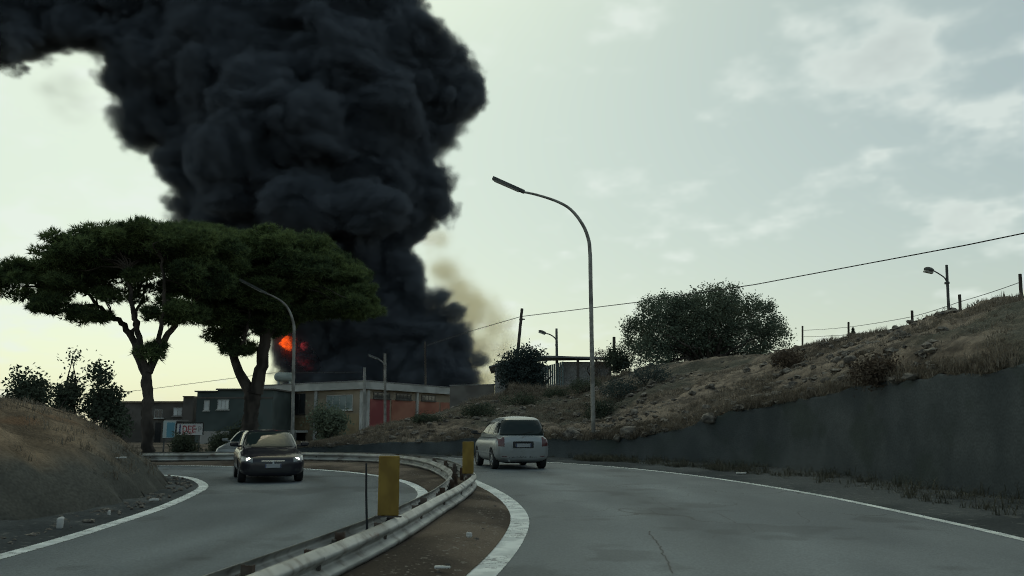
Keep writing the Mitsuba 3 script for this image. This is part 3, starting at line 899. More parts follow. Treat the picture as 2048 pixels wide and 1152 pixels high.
b = np.array([at(1187, 872, 35.9)[0], 35.9, 0.9])
lamp('tall street lamp with a bent arm rising from the right verge, the largest lamp', b, [(1180.5, 520), (1179, 490), (1173, 466), (1160, 441), (1135, 414), (1095, 396), (1046, 384), (985, 357)], 35.9, 0.095, 0.05, 1.4, 0.30, 0.13, 'lamp_metal')
b = np.array([at(586, 880, 37.5)[0], 37.5, -0.12])
lamp('street lamp with a bent arm in front of the right pine crown', b, [(588, 668), (588, 655), (586, 643), (581, 627), (572, 611), (556, 598), (532, 587), (480, 560)], 37.5, 0.080, 0.034, 1.2, 0.24, 0.10, 'lamp_metal')
p0 = at(771, 860, 74); p0[2] = -0.3
lamp('slim street lamp with an arm to the left before the corner of the low building', p0, [(770, 729), (766, 725), (756, 718), (737, 710)], 74, 0.13, 0.05, 0.8, 0.3, 0.14, 'lamp_metal', pole_top=at(770, 707, 74))
p0 = at(1114, 760, 82); p0[2] = 3.6
lamp('small round-headed street lamp behind the shed roof, its arm reaching left', p0, [(1113, 690), (1112, 680), (1105, 672), (1093, 667), (1077, 661)], 82, 0.15, 0.06, 0.8, 0.45, 0.30, 'lamp_dark', pole_top=at(1113, 657, 82), round_head=True)
p0 = at(1901, 700, 56); p0[2] = 5.6
lamp('small round-headed street lamp on the right hilltop beside the fence', p0, [(1894, 566), (1890, 557), (1880, 549), (1868, 542), (1848, 537)], 56, 0.105, 0.045, 0.8, 0.5, 0.36, 'lamp_dark', pole_top=at(1893, 530, 56), round_head=True)

for label, px0, py0, px1, py1, d, zb, r, m in (('leaning wooden utility pole behind the small dark tree', 1034, 720, 1044, 617, 70, 3.8, 0.16, 'wood_pole'),
                                       ('straight concrete pole at the corner of the low building', 729, 850, 729, 735, 80, -0.4, 0.17, 'concrete'),
                                       ('utility pole standing deep in the black smoke', 852, 800, 850, 684, 112, -0.4, 0.16, 'wood_pole')):
    a, c = at(px0, py0, d), at(px1, py1, d)
    a = c + (a - c) * (c[2] - zb) / (c[2] - a[2])
    k = thing('utility_pole', label, 'utility pole')
    put('shaft', tube([a, (a + c) / 2, c], [r, r * 0.88, r * 0.75], 10), m, k, 60)
    put('insulator', place(join([box(0.5, 0.10, 0.10, b=0.02), trimesh.creation.cylinder(0.06, 0.2, sections=8)]), c - [0, 0, 0.9]), 'lamp_dark', k, False)


def cable(label, pts, r, sag=0.0, group=None):
    pts = [np.array(p, float) for p in pts]
    out = []
    for a, b in zip(pts[:-1], pts[1:]):
        for t in np.linspace(0, 1, 14)[:-1]:
            out.append(a * (1 - t) + b * t - np.array([0, 0, sag * 4 * t * (1 - t)]))
    out.append(pts[-1])
    return tag(put('cable', tube(out, r, 5), 'cable_black', smooth=True), label, 'cable', group)


cable('long power cable crossing the sky over the round tree to the leaning pole', [at(2330, 408, 30), at(1933, 490, 38), at(1510, 569, 52), at(1270, 605, 61), at(1042, 633, 70), at(945, 661, 84), at(850, 692, 112)], 0.030)
cable('thin cable from the concrete pole along the low building', [at(729, 744, 80), at(545, 746, 88), at(300, 778, 96), at(180, 792, 100)], 0.026)

fk = thing('wire_fence', 'wire fence with thin posts along the crest of the right slope', 'fence')
posts = [(1228, 745, 674, 62.0), (1605, 712, 652, 49.5), (1697, 690, 644, 41.5), (1824, 650, 621, 34.0), (1919, 620, 589, 29.2), (2040, 580, 548, 26.0)]
tops = []
for x, y0, y1, d in posts:
    t = at(x, y1, d)
    g = at(x, y0, d); g[2] = min(g[2], t[2] - 1.3)
    put('post', tube([g, t], [0.055 if d < 60 else 0.13, 0.05 if d < 60 else 0.11], 7), 'wood_pole', fk, False)
    tops.append(t)
for dz in (0.25, 0.62):
    pts = []
    for a, c in zip(tops[1:-1], tops[2:]):
        for t in np.linspace(0, 1, 8)[:-1]:
            pts.append(a * (1 - t) + c * t - np.array([0, 0, dz + 0.10 * t * (1 - t)]))
    pts.append(tops[-1] - [0, 0, dz])
    put('wire', tube(pts, 0.011, 4), 'cable_black', fk, True)

# ------------------------------------------------------------------ buildings
dirty('render_brown', (0.22, 0.18, 0.13), (0.32, 0.26, 0.19), 0.35, rough=0.9)
dirty('render_ochre', (0.19, 0.145, 0.085), (0.27, 0.21, 0.13), 0.5, rough=0.9)
dirty('render_pink', (0.26, 0.065, 0.068), (0.33, 0.11, 0.10), 0.4, rough=0.85)
dirty('render_red', (0.31, 0.12, 0.082), (0.39, 0.175, 0.12), 0.5, rough=0.85)
dirty('cornice_white', (0.33, 0.33, 0.315), (0.47, 0.465, 0.44), 0.5, rough=0.85)
dirty('render_teal', (0.052, 0.068, 0.066), (0.085, 0.104, 0.100), 0.3, rough=0.9)
dirty('render_dark', (0.075, 0.068, 0.062), (0.125, 0.112, 0.102), 0.4, rough=0.9)
dirty('render_grey', (0.20, 0.19, 0.18), (0.31, 0.30, 0.285), 0.5, rough=0.9)
dirty('render_dim', (0.115, 0.105, 0.095), (0.17, 0.16, 0.145), 0.5, rough=0.9)
dirty('roof_sheet', (0.15, 0.15, 0.145), (0.24, 0.235, 0.225), 0.6, rough=0.7)
dirty('pale_sky_pane', (0.46, 0.48, 0.48), (0.62, 0.63, 0.62), 1.5, rough=0.6)  # pale tone painted into the panes in place of reflected sky
dirty('shutter_teal', (0.15, 0.19, 0.18), (0.24, 0.28, 0.27), 1.0, rough=0.6)
dirty('opening_dark', (0.012, 0.013, 0.015), (0.03, 0.03, 0.03), 1.0, rough=0.8)
dirty('tank_grey', (0.20, 0.23, 0.22), (0.30, 0.33, 0.31), 1.0, rough=0.6)
principled('window_glass', (0.03, 0.035, 0.037), 0.06, 0, 0.6, 1.0)


class Face:
    """a wall plane from ground point a to b seen from outside; puts boxes on it in metres along, up and out"""

    def __init__(self, a, b):
        self.a, self.b = np.array(a, float), np.array(b, float)
        self.t = (self.b - self.a) / np.linalg.norm(self.b - self.a)
        self.n = np.array([self.t[1], -self.t[0]])
        self.len = np.linalg.norm(self.b - self.a)
        self.ang = math.atan2(self.t[1], self.t[0])

    def box(self, u0, u1, z0, z1, o0, o1, b=0.0):
        c = self.a + self.t * (u0 + u1) / 2 + self.n * (o0 + o1) / 2
        return box(abs(u1 - u0), abs(o1 - o0), z1 - z0, (c[0], c[1], (z0 + z1) / 2), self.ang, b)


def prism(foot, z0, z1):
    poly = shapely.Polygon(foot)
    m = trimesh.creation.extrude_polygon(poly, z1 - z0, engine='earcut')
    m.apply_translation((0, 0, z0))
    return m


A, Lc, Rc = np.array((-14.55, 85.0)), np.array((-28.3, 95.7)), np.array((-6.5, 102.5))
Bc = Lc + Rc - A
k = thing('industrial_building', 'long low building with a pale roof band and red side walls', 'building')
ZB = -0.6
put('wall', prism([A, Rc, Bc, Lc], ZB, 4.95), 'render_brown', k, False)
ctr_ = (A + Bc) / 2
big = [ctr_ + (q - ctr_) * 1.045 for q in (A, Rc, Bc, Lc)]
rk = put('roof', prism(big, 4.952, 5.70), 'cornice_white', k, False)
big2 = [ctr_ + (q - ctr_) * 1.052 for q in (A, Rc, Bc, Lc)]
put('coping', prism(big2, 5.70, 5.80), 'roof_sheet', rk, False)
fl, fr = Face(Lc, A), Face(A, Rc)


def window(face, parent, u0, u1, z0, z1, pane='window_glass', bars=1, frame='cornice_white', o=0.0):
    w = put('window', join([face.box(u0, u1, z0, z0 + 0.07, o - 0.02, o + 0.05), face.box(u0, u1, z1 - 0.07, z1, o - 0.02, o + 0.05), face.box(u0, u0 + 0.07, z0 + 0.07, z1 - 0.07, o - 0.02, o + 0.05), face.box(u1 - 0.07, u1, z0 + 0.07, z1 - 0.07, o - 0.02, o + 0.05)]
                            + [face.box(u0 + (u1 - u0) * q / (bars + 1) - 0.025, u0 + (u1 - u0) * q / (bars + 1) + 0.025, z0 + 0.07, z1 - 0.07, o - 0.02, o + 0.04) for q in range(1, bars + 1)]), frame, parent, False)
    for q in range(bars + 1):
        put('pane', face.box(u0 + (u1 - u0) * q / (bars + 1) + 0.03, u0 + (u1 - u0) * (q + 1) / (bars + 1) - 0.03, z0 + 0.071, z1 - 0.071, o - 0.02, o + 0.012), pane, w, False)
    put('sill', face.box(u0 - 0.1, u1 + 0.1, z0 - 0.09, z0 - 0.002, o - 0.02, o + 0.14), frame, w, False)
    return w


put('plinth_band', fl.box(0.4, 9.0, 0.9, 2.2, -0.02, 0.035), 'render_ochre', k, False)
window(fl, k, 4.0, 8.2, 2.55, 4.75, 'window_glass', 3, 'render_dark')
window(fl, k, 11.6, 15.6, 2.9, 4.45, 'shutter_teal', 3, 'cornice_white')
put('wall_panel', fl.box(10.6, 16.6, 0.2, 2.55, -0.02, 0.03), 'render_ochre', k, False)
for u in (0.15, 10.0, 17.0):
    put('pilaster', fl.box(u - 0.22, u + 0.22, ZB, 4.951, -0.02, 0.16), 'cornice_white' if u > 9.9 else 'render_brown', k, False)
ck = put('canopy', fl.box(2.2, 8.8, 0.62, 0.86, 0.0, 1.6, 0.02), 'cornice_white', k, False)
put('doorway', fl.box(2.6, 8.4, ZB, 0.60, -0.02, 0.03), 'opening_dark', k, False)
for u in (2.4, 8.6):
    put('post', fl.box(u - 0.06, u + 0.06, ZB, 0.62, 1.4, 1.52), 'render_grey', ck, False)
for u0, u1, m in ((0.75, 4.4, 'render_pink'), (4.75, 9.6, 'render_red'), (9.95, 14.8, 'render_red'), (15.1, 18.4, 'render_red')):
    put('wall_panel', fr.box(u0, u1, -0.2, 4.0, -0.02, 0.04), m, k, False)
for u in (0.35, 9.77):
    put('pilaster', fr.box(u - 0.2, u + 0.2, ZB, 4.951, -0.02, 0.18), 'cornice_white', k, False)
for u0 in (1.4, 5.6, 10.8):
    window(fr, k, u0, u0 + 3.0, 4.08, 4.72, 'window_glass', 3, 'render_dark', 0.03)

# water tank on the roof
t0 = at(569, 762, 93.5)
k = thing('water_tank', 'grey water tank lying on the flat roof beside the pine trunk', 'water tank')
cap = m3.Manifold.batch_hull([m3.Manifold.sphere(0.52, 20).translate((x, 0, 0)) for x in (-0.62, 0.62)])
put('tank', place(tri(cap), (t0[0], t0[1], 6.62), 0.1), 'tank_grey', k, 40)
put('stand', place(join([box(0.12, 0.9, 0.36, (x, 0, 0)) for x in (-0.6, 0.6)] + [trimesh.creation.cylinder(0.16, 0.16, sections=14, transform=trimesh.transformations.translation_matrix((0, 0, 0.78)))]), (t0[0], t0[1], 5.97), 0.1), 'tank_grey', k, False)

# the dark green-grey building and the brown one beside it
k = thing('flat_building', 'dark green-grey flat roofed building with two pale windows', 'building')
xl, xr, yf = at(392, 830, 84)[0], at(545, 830, 84)[0], 84.0
ztop, zt2 = at(450, 780, 84)[2], at(410, 784, 84)[2]
xm = at(433, 830, 84)[0]
put('wall', join([prism([(xm, yf), (xr, yf), (xr, yf + 9), (xm, yf + 9)], ZB, ztop), prism([(xl, yf + 0.01), (xm, yf + 0.01), (xm, yf + 9), (xl, yf + 9)], ZB, zt2)]), 'render_teal', k, False)
ff = Face((xl, yf), (xr, yf))
pt = lambda px: at(px, 830, 84)[0] - xl
zz = lambda py: at(440, py, 84)[2]
put('roof', join([ff.box(pt(433) - 0.12, pt(545) + 0.2, ztop, ztop + 0.14, -9.1, 0.25), ff.box(-0.2, pt(433) - 0.125, zt2, zt2 + 0.12, -9.1, 0.22)]), 'render_dark', k, False)
window(ff, k, pt(407), pt(418), zz(821), zz(801), 'pale_sky_pane', 0, 'cornice_white')
window(ff, k, pt(434), pt(457), zz(819), zz(799), 'pale_sky_pane', 2, 'cornice_white')
put('string_course', ff.box(-0.05, pt(545), zz(797), zz(794), -0.02, 0.07), 'render_dark', k, False)
put('doorway', ff.box(pt(462), pt(482), ZB, zz(858), -0.02, 0.03), 'opening_dark', k, False)
put('low_wall', ff.box(pt(415), pt(470), ZB, zz(862), 1.5, 1.75), 'render_grey', k, False)

k = thing('flat_building', 'low brown flat roofed building with one wide pale window', 'building')
x0, x1, x2, y2 = at(232, 830, 90)[0], at(372, 830, 90)[0], at(393, 830, 90)[0], 90.0
zb1, zb2 = at(330, 805, 90)[2], at(382, 795, 90)[2]
put('wall', join([prism([(x0, y2), (x1, y2), (x1, y2 + 8), (x0, y2 + 8)], ZB, zb1), prism([(x1, y2 - 1), (x2 - 0.02, y2 - 1), (x2 - 0.02, y2 + 8), (x1, y2 + 8)], ZB, zb2)]), 'render_dark', k, False)
fb_ = Face((x0, y2), (x1, y2))
pb = lambda px: at(px, 830, 90)[0] - x0
zq = lambda py: at(340, py, 90)[2]
put('roof', join([fb_.box(-0.15, pb(372) - 0.01, zb1, zb1 + 0.14, -8, 0.25), fb_.box(pb(372) + 0.002, pb(393) - 0.03, zb2, zb2 + 0.12, -8, 1.2)]), 'render_brown', k, False)
window(fb_, k, pb(346), pb(376) - 0.6, zq(832), zq(815), 'pale_sky_pane', 1, 'render_grey')
window(fb_, k, pb(309), pb(325), zq(836), zq(819), 'window_glass', 1, 'render_grey')
put('ledge', fb_.box(pb(300), pb(330), zq(838), zq(835.5), -0.02, 0.25), 'cornice_white', k, False)
put('doorway', fb_.box(pb(312), pb(324), ZB, zq(845), -0.02, 0.03), 'opening_dark', k, False)

# two sign boards in front
principled('board_white', (0.50, 0.50, 0.50), 0.5)
principled('board_cyan', (0.10, 0.27, 0.36), 0.5)
principled('board_pale', (0.40, 0.46, 0.46), 0.5)
principled('board_red', (0.33, 0.05, 0.06), 0.5)
principled('board_navy', (0.03, 0.04, 0.13), 0.5)
SD = 58.0
sx = lambda px: at(px, 857, SD)[0]
sz = lambda py: at(380, py, SD)[2]
fs = Face((sx(326), SD), (sx(406), SD))
us = lambda px: sx(px) - sx(326)
k = thing('sign_board', 'white sign board with blurred red lettering before the buildings', 'sign board')
put('board', fs.box(us(353.5), us(405.5), sz(870), sz(847), -0.06, 0.0), 'board_white', k, False)
put('frame', join([fs.box(us(352), us(406.5), sz(847), sz(844.5), -0.08, 0.03), fs.box(us(351), us(353.5), sz(870), sz(847), -0.08, 0.03), fs.box(us(405.5), us(407), sz(870), sz(847), -0.08, 0.03)]), 'opening_dark', k, False)
put('stripe', fs.box(us(358.5), us(361.5), sz(868), sz(848.5), 0.001, 0.006), 'board_navy', k, False)
txt = meshkit.text_mesh('DEE', 0.36, 0.006, True)
txt.apply_scale((1.0, 1.25, 1))
txt.apply_transform(trimesh.transformations.rotation_matrix(math.pi / 2, [1, 0, 0]))
txt.apply_translation((sx(364) , SD - 0.002, sz(865)))
put('lettering', txt, 'board_red', k, False)
put('stripe', fs.box(us(364), us(385), sz(868.6), sz(866.8), 0.001, 0.006), 'board_red', k, False)
put('mark', join([fs.box(us(391), us(394), sz(860), sz(856), 0.001, 0.006), fs.box(us(396.5), us(399), sz(863), sz(852), 0.001, 0.006), fs.box(us(400.5), us(403), sz(860), sz(853), 0.001, 0.006)]), 'render_grey', k, False)
for px in (360, 399):
    put('leg', fs.box(us(px) - 0.05, us(px) + 0.05, -0.5, sz(870), -0.05, -0.01), 'lamp_dark', k, False)
k = thing('sign_board', 'pale and blue sign board left of the white one', 'sign board')
put('board', fs.box(us(326), us(351), sz(876), sz(842), -0.07, -0.01), 'board_pale', k, False)
put('blue_field', fs.box(us(333.5), us(349), sz(875), sz(845), -0.009, 0.0), 'board_cyan', k, False)
put('trim', fs.box(us(326), us(375), sz(842), sz(839.8), -0.11, -0.08), 'render_grey', k, False)
for px in (329, 348):
    put('leg', fs.box(us(px) - 0.05, us(px) + 0.05, -0.5, sz(876), -0.06, -0.02), 'lamp_dark', k, False)

# sheds on the terrace
SHD = 76.0
hx = lambda px, d=SHD: at(px, 740, d)[0]
hz = lambda py, d=SHD: at(1024, py, d)[2]
k = thing('shed', 'long pale shed with a flat dark roof behind the street lamp pole', 'shed')
f1 = Face((hx(1127), SHD), (hx(1222), SHD))
put('wall', prism([(hx(1127), SHD), (hx(1222), SHD), (hx(1222), SHD + 7), (hx(1127), SHD + 7)], 3.0, hz(724)), 'render_grey', k, False)
u1_ = lambda px: hx(px) - hx(1127)
v = np.array([(hx(1074), SHD - 1.0, hz(716)), (hx(1226), SHD - 0.9, hz(720)), (hx(1226), SHD + 8, hz(706)), (hx(1074), SHD + 8, hz(709))])
put('roof', trimesh.convex.convex_hull(np.vstack([v, v + [0, 0, 0.16]])), 'roof_sheet', k, False)
f2 = Face((hx(1080), SHD - 1.2), (hx(1127), SHD - 0.2))
n = 22
for q in range(n):
    w = f2.len / n
    topz = hz(737) + (hz(723) - hz(737)) * (q + 0.5) / n
    put('sheet', f2.box(q * w, (q + 1) * w - 0.012, 2.8, topz, 0.0 if q % 2 else 0.045, 0.02 if q % 2 else 0.065), 'shutter_teal' if (q * 7) % 5 < 3 else 'render_dim', k, False)
for px in (1155, 1219, 1192):
    put('post', f1.box(u1_(px) - 0.11, u1_(px) + 0.11, 3.0, hz(716) if px != 1219 else hz(700), 0.4, 0.6), 'wood_pole', k, False)
k = thing('shed', 'gabled shed half hidden by the small dark tree, beside the tan smoke', 'shed')
D2 = 84.0
gl, gr_, gm = at(978, 740, D2), at(1100, 740, D2), at(1036, 740, D2)
ze, zr = at(1000, 733, D2)[2], at(1036, 718, D2)[2]
w2 = trimesh.convex.convex_hull(np.array([(x, y, z) for x, z in ((gl[0] + 0.6, 2.0), (gr_[0] - 0.6, 2.0), (gl[0] + 0.6, ze), (gr_[0] - 0.6, ze), (gm[0], zr - 0.15)) for y in (D2, D2 + 9)]))
put('wall', w2, 'render_grey', k, False)
for s0, s1 in ((gl, gm), (gm, gr_)):
    za, zc = (ze - 0.15, zr) if s0 is gl else (zr, ze - 0.15)
    q = np.array([(s0[0], y, za) for y in (D2 - 0.5, D2 + 9.5)] + [(s1[0], y, zc) for y in (D2 - 0.5, D2 + 9.5)])
    put('roof', trimesh.convex.convex_hull(np.vstack([q, q + [0, 0, 0.14]])), 'roof_sheet', k, False)
f3 = Face((gl[0] + 0.6, D2), (gr_[0] - 0.6, D2))
put('doorway', f3.box(1.0, 2.2, 2.0, 4.9, -0.02, 0.03), 'opening_dark', k, False)
k = thing('boundary_wall', 'low grey wall on the slope left of the gabled shed', 'wall')
put('wall', Face((at(900, 760, 88)[0], 88), (at(985, 760, 86)[0], 86)).box(0, 5.0, 0.5, at(940, 771, 87)[2], -0.25, 0), 'render_dim', k, False)
put('coping', Face((at(900, 760, 88)[0], 88), (at(985, 760, 86)[0], 86)).box(-0.05, 5.05, at(940, 771, 87)[2], at(940, 769, 87)[2], -0.30, 0.05), 'roof_sheet', k, False)
# ------------------------------------------------------------------ plants
def leaf_mat(key, a, b, trans=0.5, scale=0.9):
    def f(p, n, uv):
        return mix(a, b, smoothstep(0.25, 0.75, 0.6 * fbm(p.x * scale, p.y * scale, p.z * scale, 3) + 0.4 * noise(p.x * 7, p.y * 7, p.z * 7)))
    mat(key, {'type': 'principledthin', 'base_color': proc(f), 'roughness': 0.6, 'diff_trans': trans, 'spec_trans': 0.0})


leaf_mat('pine_needles', (0.055, 0.084, 0.048), (0.180, 0.235, 0.098), 0.55, 0.8)
leaf_mat('leaf_green', (0.10, 0.13, 0.10), (0.20, 0.235, 0.17), 0.5)
leaf_mat('leaf_blue', (0.040, 0.058, 0.058), (0.080, 0.100, 0.092), 0.4)
leaf_mat('leaf_dark', (0.052, 0.066, 0.050), (0.100, 0.120, 0.085), 0.4)
leaf_mat('dry_straw', (0.13, 0.112, 0.090), (0.27, 0.235, 0.19), 0.5, 2.0)
leaf_mat('dry_twig', (0.07, 0.055, 0.042), (0.14, 0.11, 0.085), 0.3, 2.0)
dirty('bark', (0.034, 0.029, 0.025), (0.085, 0.070, 0.060), 3.0, rough=0.95, stretch=0.3)


def unit(rng, n):
    v = rng.normal(size=(n, 3))
    return v / np.linalg.norm(v, axis=1, keepdims=True)


def leaves(centres, normals, length, width, rng):
    """one pointed leaf of two triangles at each centre, its length along a random direction square to the normal"""
    n = len(centres)
    a = np.cross(normals, unit(rng, n))
    a /= np.linalg.norm(a, axis=1, keepdims=True) + 1e-9
    b = np.cross(normals, a)
    L = (length * rng.uniform(0.7, 1.3, n))[:, None]
    W = (width * rng.uniform(0.7, 1.3, n))[:, None]
    v = np.stack([centres - a * L / 2, centres + b * W / 2 + a * L * 0.05, centres + a * L / 2, centres - b * W / 2 + a * L * 0.05], 1).reshape(-1, 3)
    k = np.arange(n)[:, None] * 4
    return v, np.vstack([k + [0, 1, 2], k + [0, 2, 3]])


def needle_tufts(tips, up, n, length, width, rng):
    """n needles fanning out of each tip towards 'up'"""
    m = len(tips)
    d = unit(rng, m * n) * 0.9 + np.repeat(up, n, 0)
    d /= np.linalg.norm(d, axis=1, keepdims=True) + 1e-9
    s = np.cross(d, unit(rng, m * n))
    s /= np.linalg.norm(s, axis=1, keepdims=True) + 1e-9
    p = np.repeat(tips, n, 0)
    L = (length * rng.uniform(0.6, 1.25, m * n))[:, None]
    v = np.stack([p - s * width / 2, p + s * width / 2, p + d * L], 1).reshape(-1, 3)
    return v, np.arange(m * n * 3).reshape(-1, 3)


def limb(a, b, r0, r1, bend, rng, n=9):
    a, b = np.array(a, float), np.array(b, float)
    t = np.linspace(0, 1, n)[:, None]
    off = np.array([rng.normal(), rng.normal(), 0]) * bend
    p = a * (1 - t) + b * t + np.sin(np.pi * t) * off + np.array([0, 0, 1.0]) * bend * 0.4 * np.sin(2 * np.pi * t) + rng.normal(size=(n, 3)) * 0.02 * np.linalg.norm(b - a) * np.sin(np.pi * t)
    return tube(p, r0 + (r1 - r0) * t[:, 0] ** 0.8, 9)


def pine(label, dist, trunk, fork, lobes, seed, clumps, extra=()):
    """trunk: [(px, py, radius m)], fork: limb chains in pixels, lobes: (px, py, rx, ry, depth m, share)"""
    rng = np.random.default_rng(seed)
    k = thing('pine_tree', label, 'pine tree', 'umbrella pines')
    pts = [at(x, y, dist) for x, y, r in trunk]
    pts[0][2] = float(base_z(pts[0][0], dist)) - 0.1
    pth = smooth_path(pts, 26)
    rr = np.interp(np.linspace(0, 1, 26), np.linspace(0, 1, len(trunk)), [r for _, _, r in trunk])
    rr[0] *= 1.35; rr[1] *= 1.12
    pth[1:-1] += rng.normal(size=(24, 3)) * 0.025
    tk = put('trunk', tube(pth, rr * (1 + 0.08 * rng.normal(size=26)), 14), 'bark', k, 50)
    ends = []
    for ch in fork:
        q = [at(x, y, dist + dz) for x, y, dz, r in ch]
        pp = smooth_path(q, 22)
        pp[2:-1] += rng.normal(size=(19, 3)) * 0.035
        put('limb', tube(pp, np.interp(np.linspace(0, 1, 22), np.linspace(0, 1, len(ch)), [c[3] for c in ch]), 9), 'bark', tk, 50)
        ends += [pp[-1], pp[-5], pp[-9]]
    ends = np.array(ends)
    cv, cf, n0 = [], [], 0
    twigs = []
    tot = sum(l[5] for l in lobes)
    for px, py, rx, ry, dep, share in lobes:
        m = max(3, int(clumps * share / tot))
        c0 = at(px, py, dist)
        s = dist / FOC
        u = unit(rng, m) * (rng.uniform(0.35, 1.0, m) ** 0.6)[:, None]
        u[:, 2] = np.where(u[:, 2] < 0, u[:, 2] * 0.75, u[:, 2])
        cc = c0 + u * [rx * s, dep, ry * s]
        for c in cc:
            r = rng.uniform(0.28, 0.60)
            q = rng.integers(65, 105)
            w = unit(rng, q) * (rng.uniform(0.1, 1, q) ** 0.5)[:, None] * [r * 1.15, r * 1.15, r * 0.55]
            up = w / (np.linalg.norm(w, axis=1, keepdims=True) + 1e-6) * 0.7 + [0, 0, 0.6]
            v, f = needle_tufts(c + w, up, 9, 0.24, 0.038, rng)
            cv.append(v); cf.append(f + n0); n0 += len(v)
            if rng.uniform() < 0.30:
                e = ends[np.argmin(np.linalg.norm(ends - c, axis=1))]
                if np.linalg.norm(e - c) < 5:
                    twigs.append(limb(e, c, 0.045, 0.012, 0.25, rng, 7))
    put('crown', (np.vstack(cv), np.vstack(cf)), 'pine_needles', k, False)
    if twigs:
        put('branch', join(twigs), 'bark', tk, 50)
    return k


pine('umbrella pine on the left with a forked trunk and spreading limbs', 36.0, [(297, 890, 0.25), (295, 830, 0.235), (296, 780, 0.225), (292, 745, 0.225), (290, 732, 0.22)],
     [[(291, 745, 0, 0.19), (276, 715, 0.2, 0.15), (262, 670, 0.5, 0.13), (240, 645, 0.9, 0.11), (205, 620, 1.2, 0.08), (170, 575, 1.3, 0.05)],
      [(290, 740, 0, 0.17), (282, 700, -0.4, 0.13), (272, 655, -0.8, 0.11), (262, 600, -1.2, 0.08), (255, 540, -1.6, 0.05)],
      [(296, 745, 0, 0.20), (318, 700, 0.3, 0.15), (335, 672, 0.6, 0.13), (356, 640, 1.0, 0.10), (392, 600, 1.4, 0.07), (430, 560, 1.6, 0.05)],
      [(312, 708, 0.2, 0.12), (322, 650, -0.8, 0.09), (330, 590, -1.4, 0.07), (325, 520, -1.8, 0.05)],
      [(264, 676, 0.5, 0.09), (272, 630, 1.2, 0.07), (290, 580, 1.8, 0.05), (300, 520, 2.4, 0.04)]],
     [(300, 498, 110, 38, 3.8, 1.5), (200, 515, 90, 32, 3.4, 1.1), (130, 545, 66, 36, 3.0, 0.75), (390, 505, 95, 40, 3.6, 1.2), (330, 560, 60, 26, 2.4, 0.16), (190, 570, 80, 30, 2.6, 0.26), (130, 610, 55, 34, 2.2, 0.20), (410, 560, 70, 36, 2.4, 0.50),
      (345, 625, 55, 22, 1.6, 0.26), (320, 705, 24, 16, 0.6, 0.10), (240, 590, 40, 20, 1.2, 0.05), (165, 628, 40, 22, 1.6, 0.12), (60, 575, 60, 40, 2.8, 0.5)], 3, 400)
pine('umbrella pine on the right with a thick leaning trunk before the smoke', 42.0, [(492, 885, 0.46), (500, 845, 0.41), (503, 810, 0.39), (508, 780, 0.39)],
     [[(503, 785, 0, 0.30), (478, 745, 0.2, 0.22), (466, 710, 0.5, 0.19), (455, 670, 0.9, 0.14), (430, 620, 1.2, 0.09), (400, 575, 1.6, 0.05)],
      [(512, 788, 0, 0.34), (520, 740, 0.0, 0.30), (527, 700, -0.2, 0.28), (530, 650, -0.4, 0.22), (540, 600, -0.9, 0.14), (560, 540, -1.4, 0.06)],
      [(468, 715, 0.5, 0.11), (482, 690, -0.5, 0.08), (495, 650, -1.0, 0.07), (500, 600, -1.6, 0.05)],
      [(528, 690, -0.1, 0.15), (560, 640, 0.6, 0.12), (610, 600, 1.2, 0.08), (670, 570, 1.6, 0.05)],
      [(526, 660, -0.2, 0.13), (505, 610, 1.2, 0.09), (480, 560, 2.0, 0.06), (470, 520, 2.4, 0.04)]],
     [(415, 500, 95, 36, 4.0, 1.1), (715, 612, 42, 34, 2.8, 0.45), (555, 512, 130, 40, 4.4, 1.8), (460, 520, 105, 44, 4.2, 1.4), (645, 552, 88, 48, 4.0, 1.2), (695, 590, 48, 34, 3.2, 0.5), (510, 585, 130, 40, 3.6, 1.1), (600, 610, 105, 30, 3.2, 0.7), (420, 580, 80, 42, 3.2, 0.7), (470, 640, 62, 24, 2.0, 0.34),
      (480, 695, 28, 26, 1.0, 0.12), (450, 672, 26, 14, 0.8, 0.07), (410, 628, 60, 18, 1.6, 0.22), (545, 650, 40, 24, 1.6, 0.25)], 4, 880)


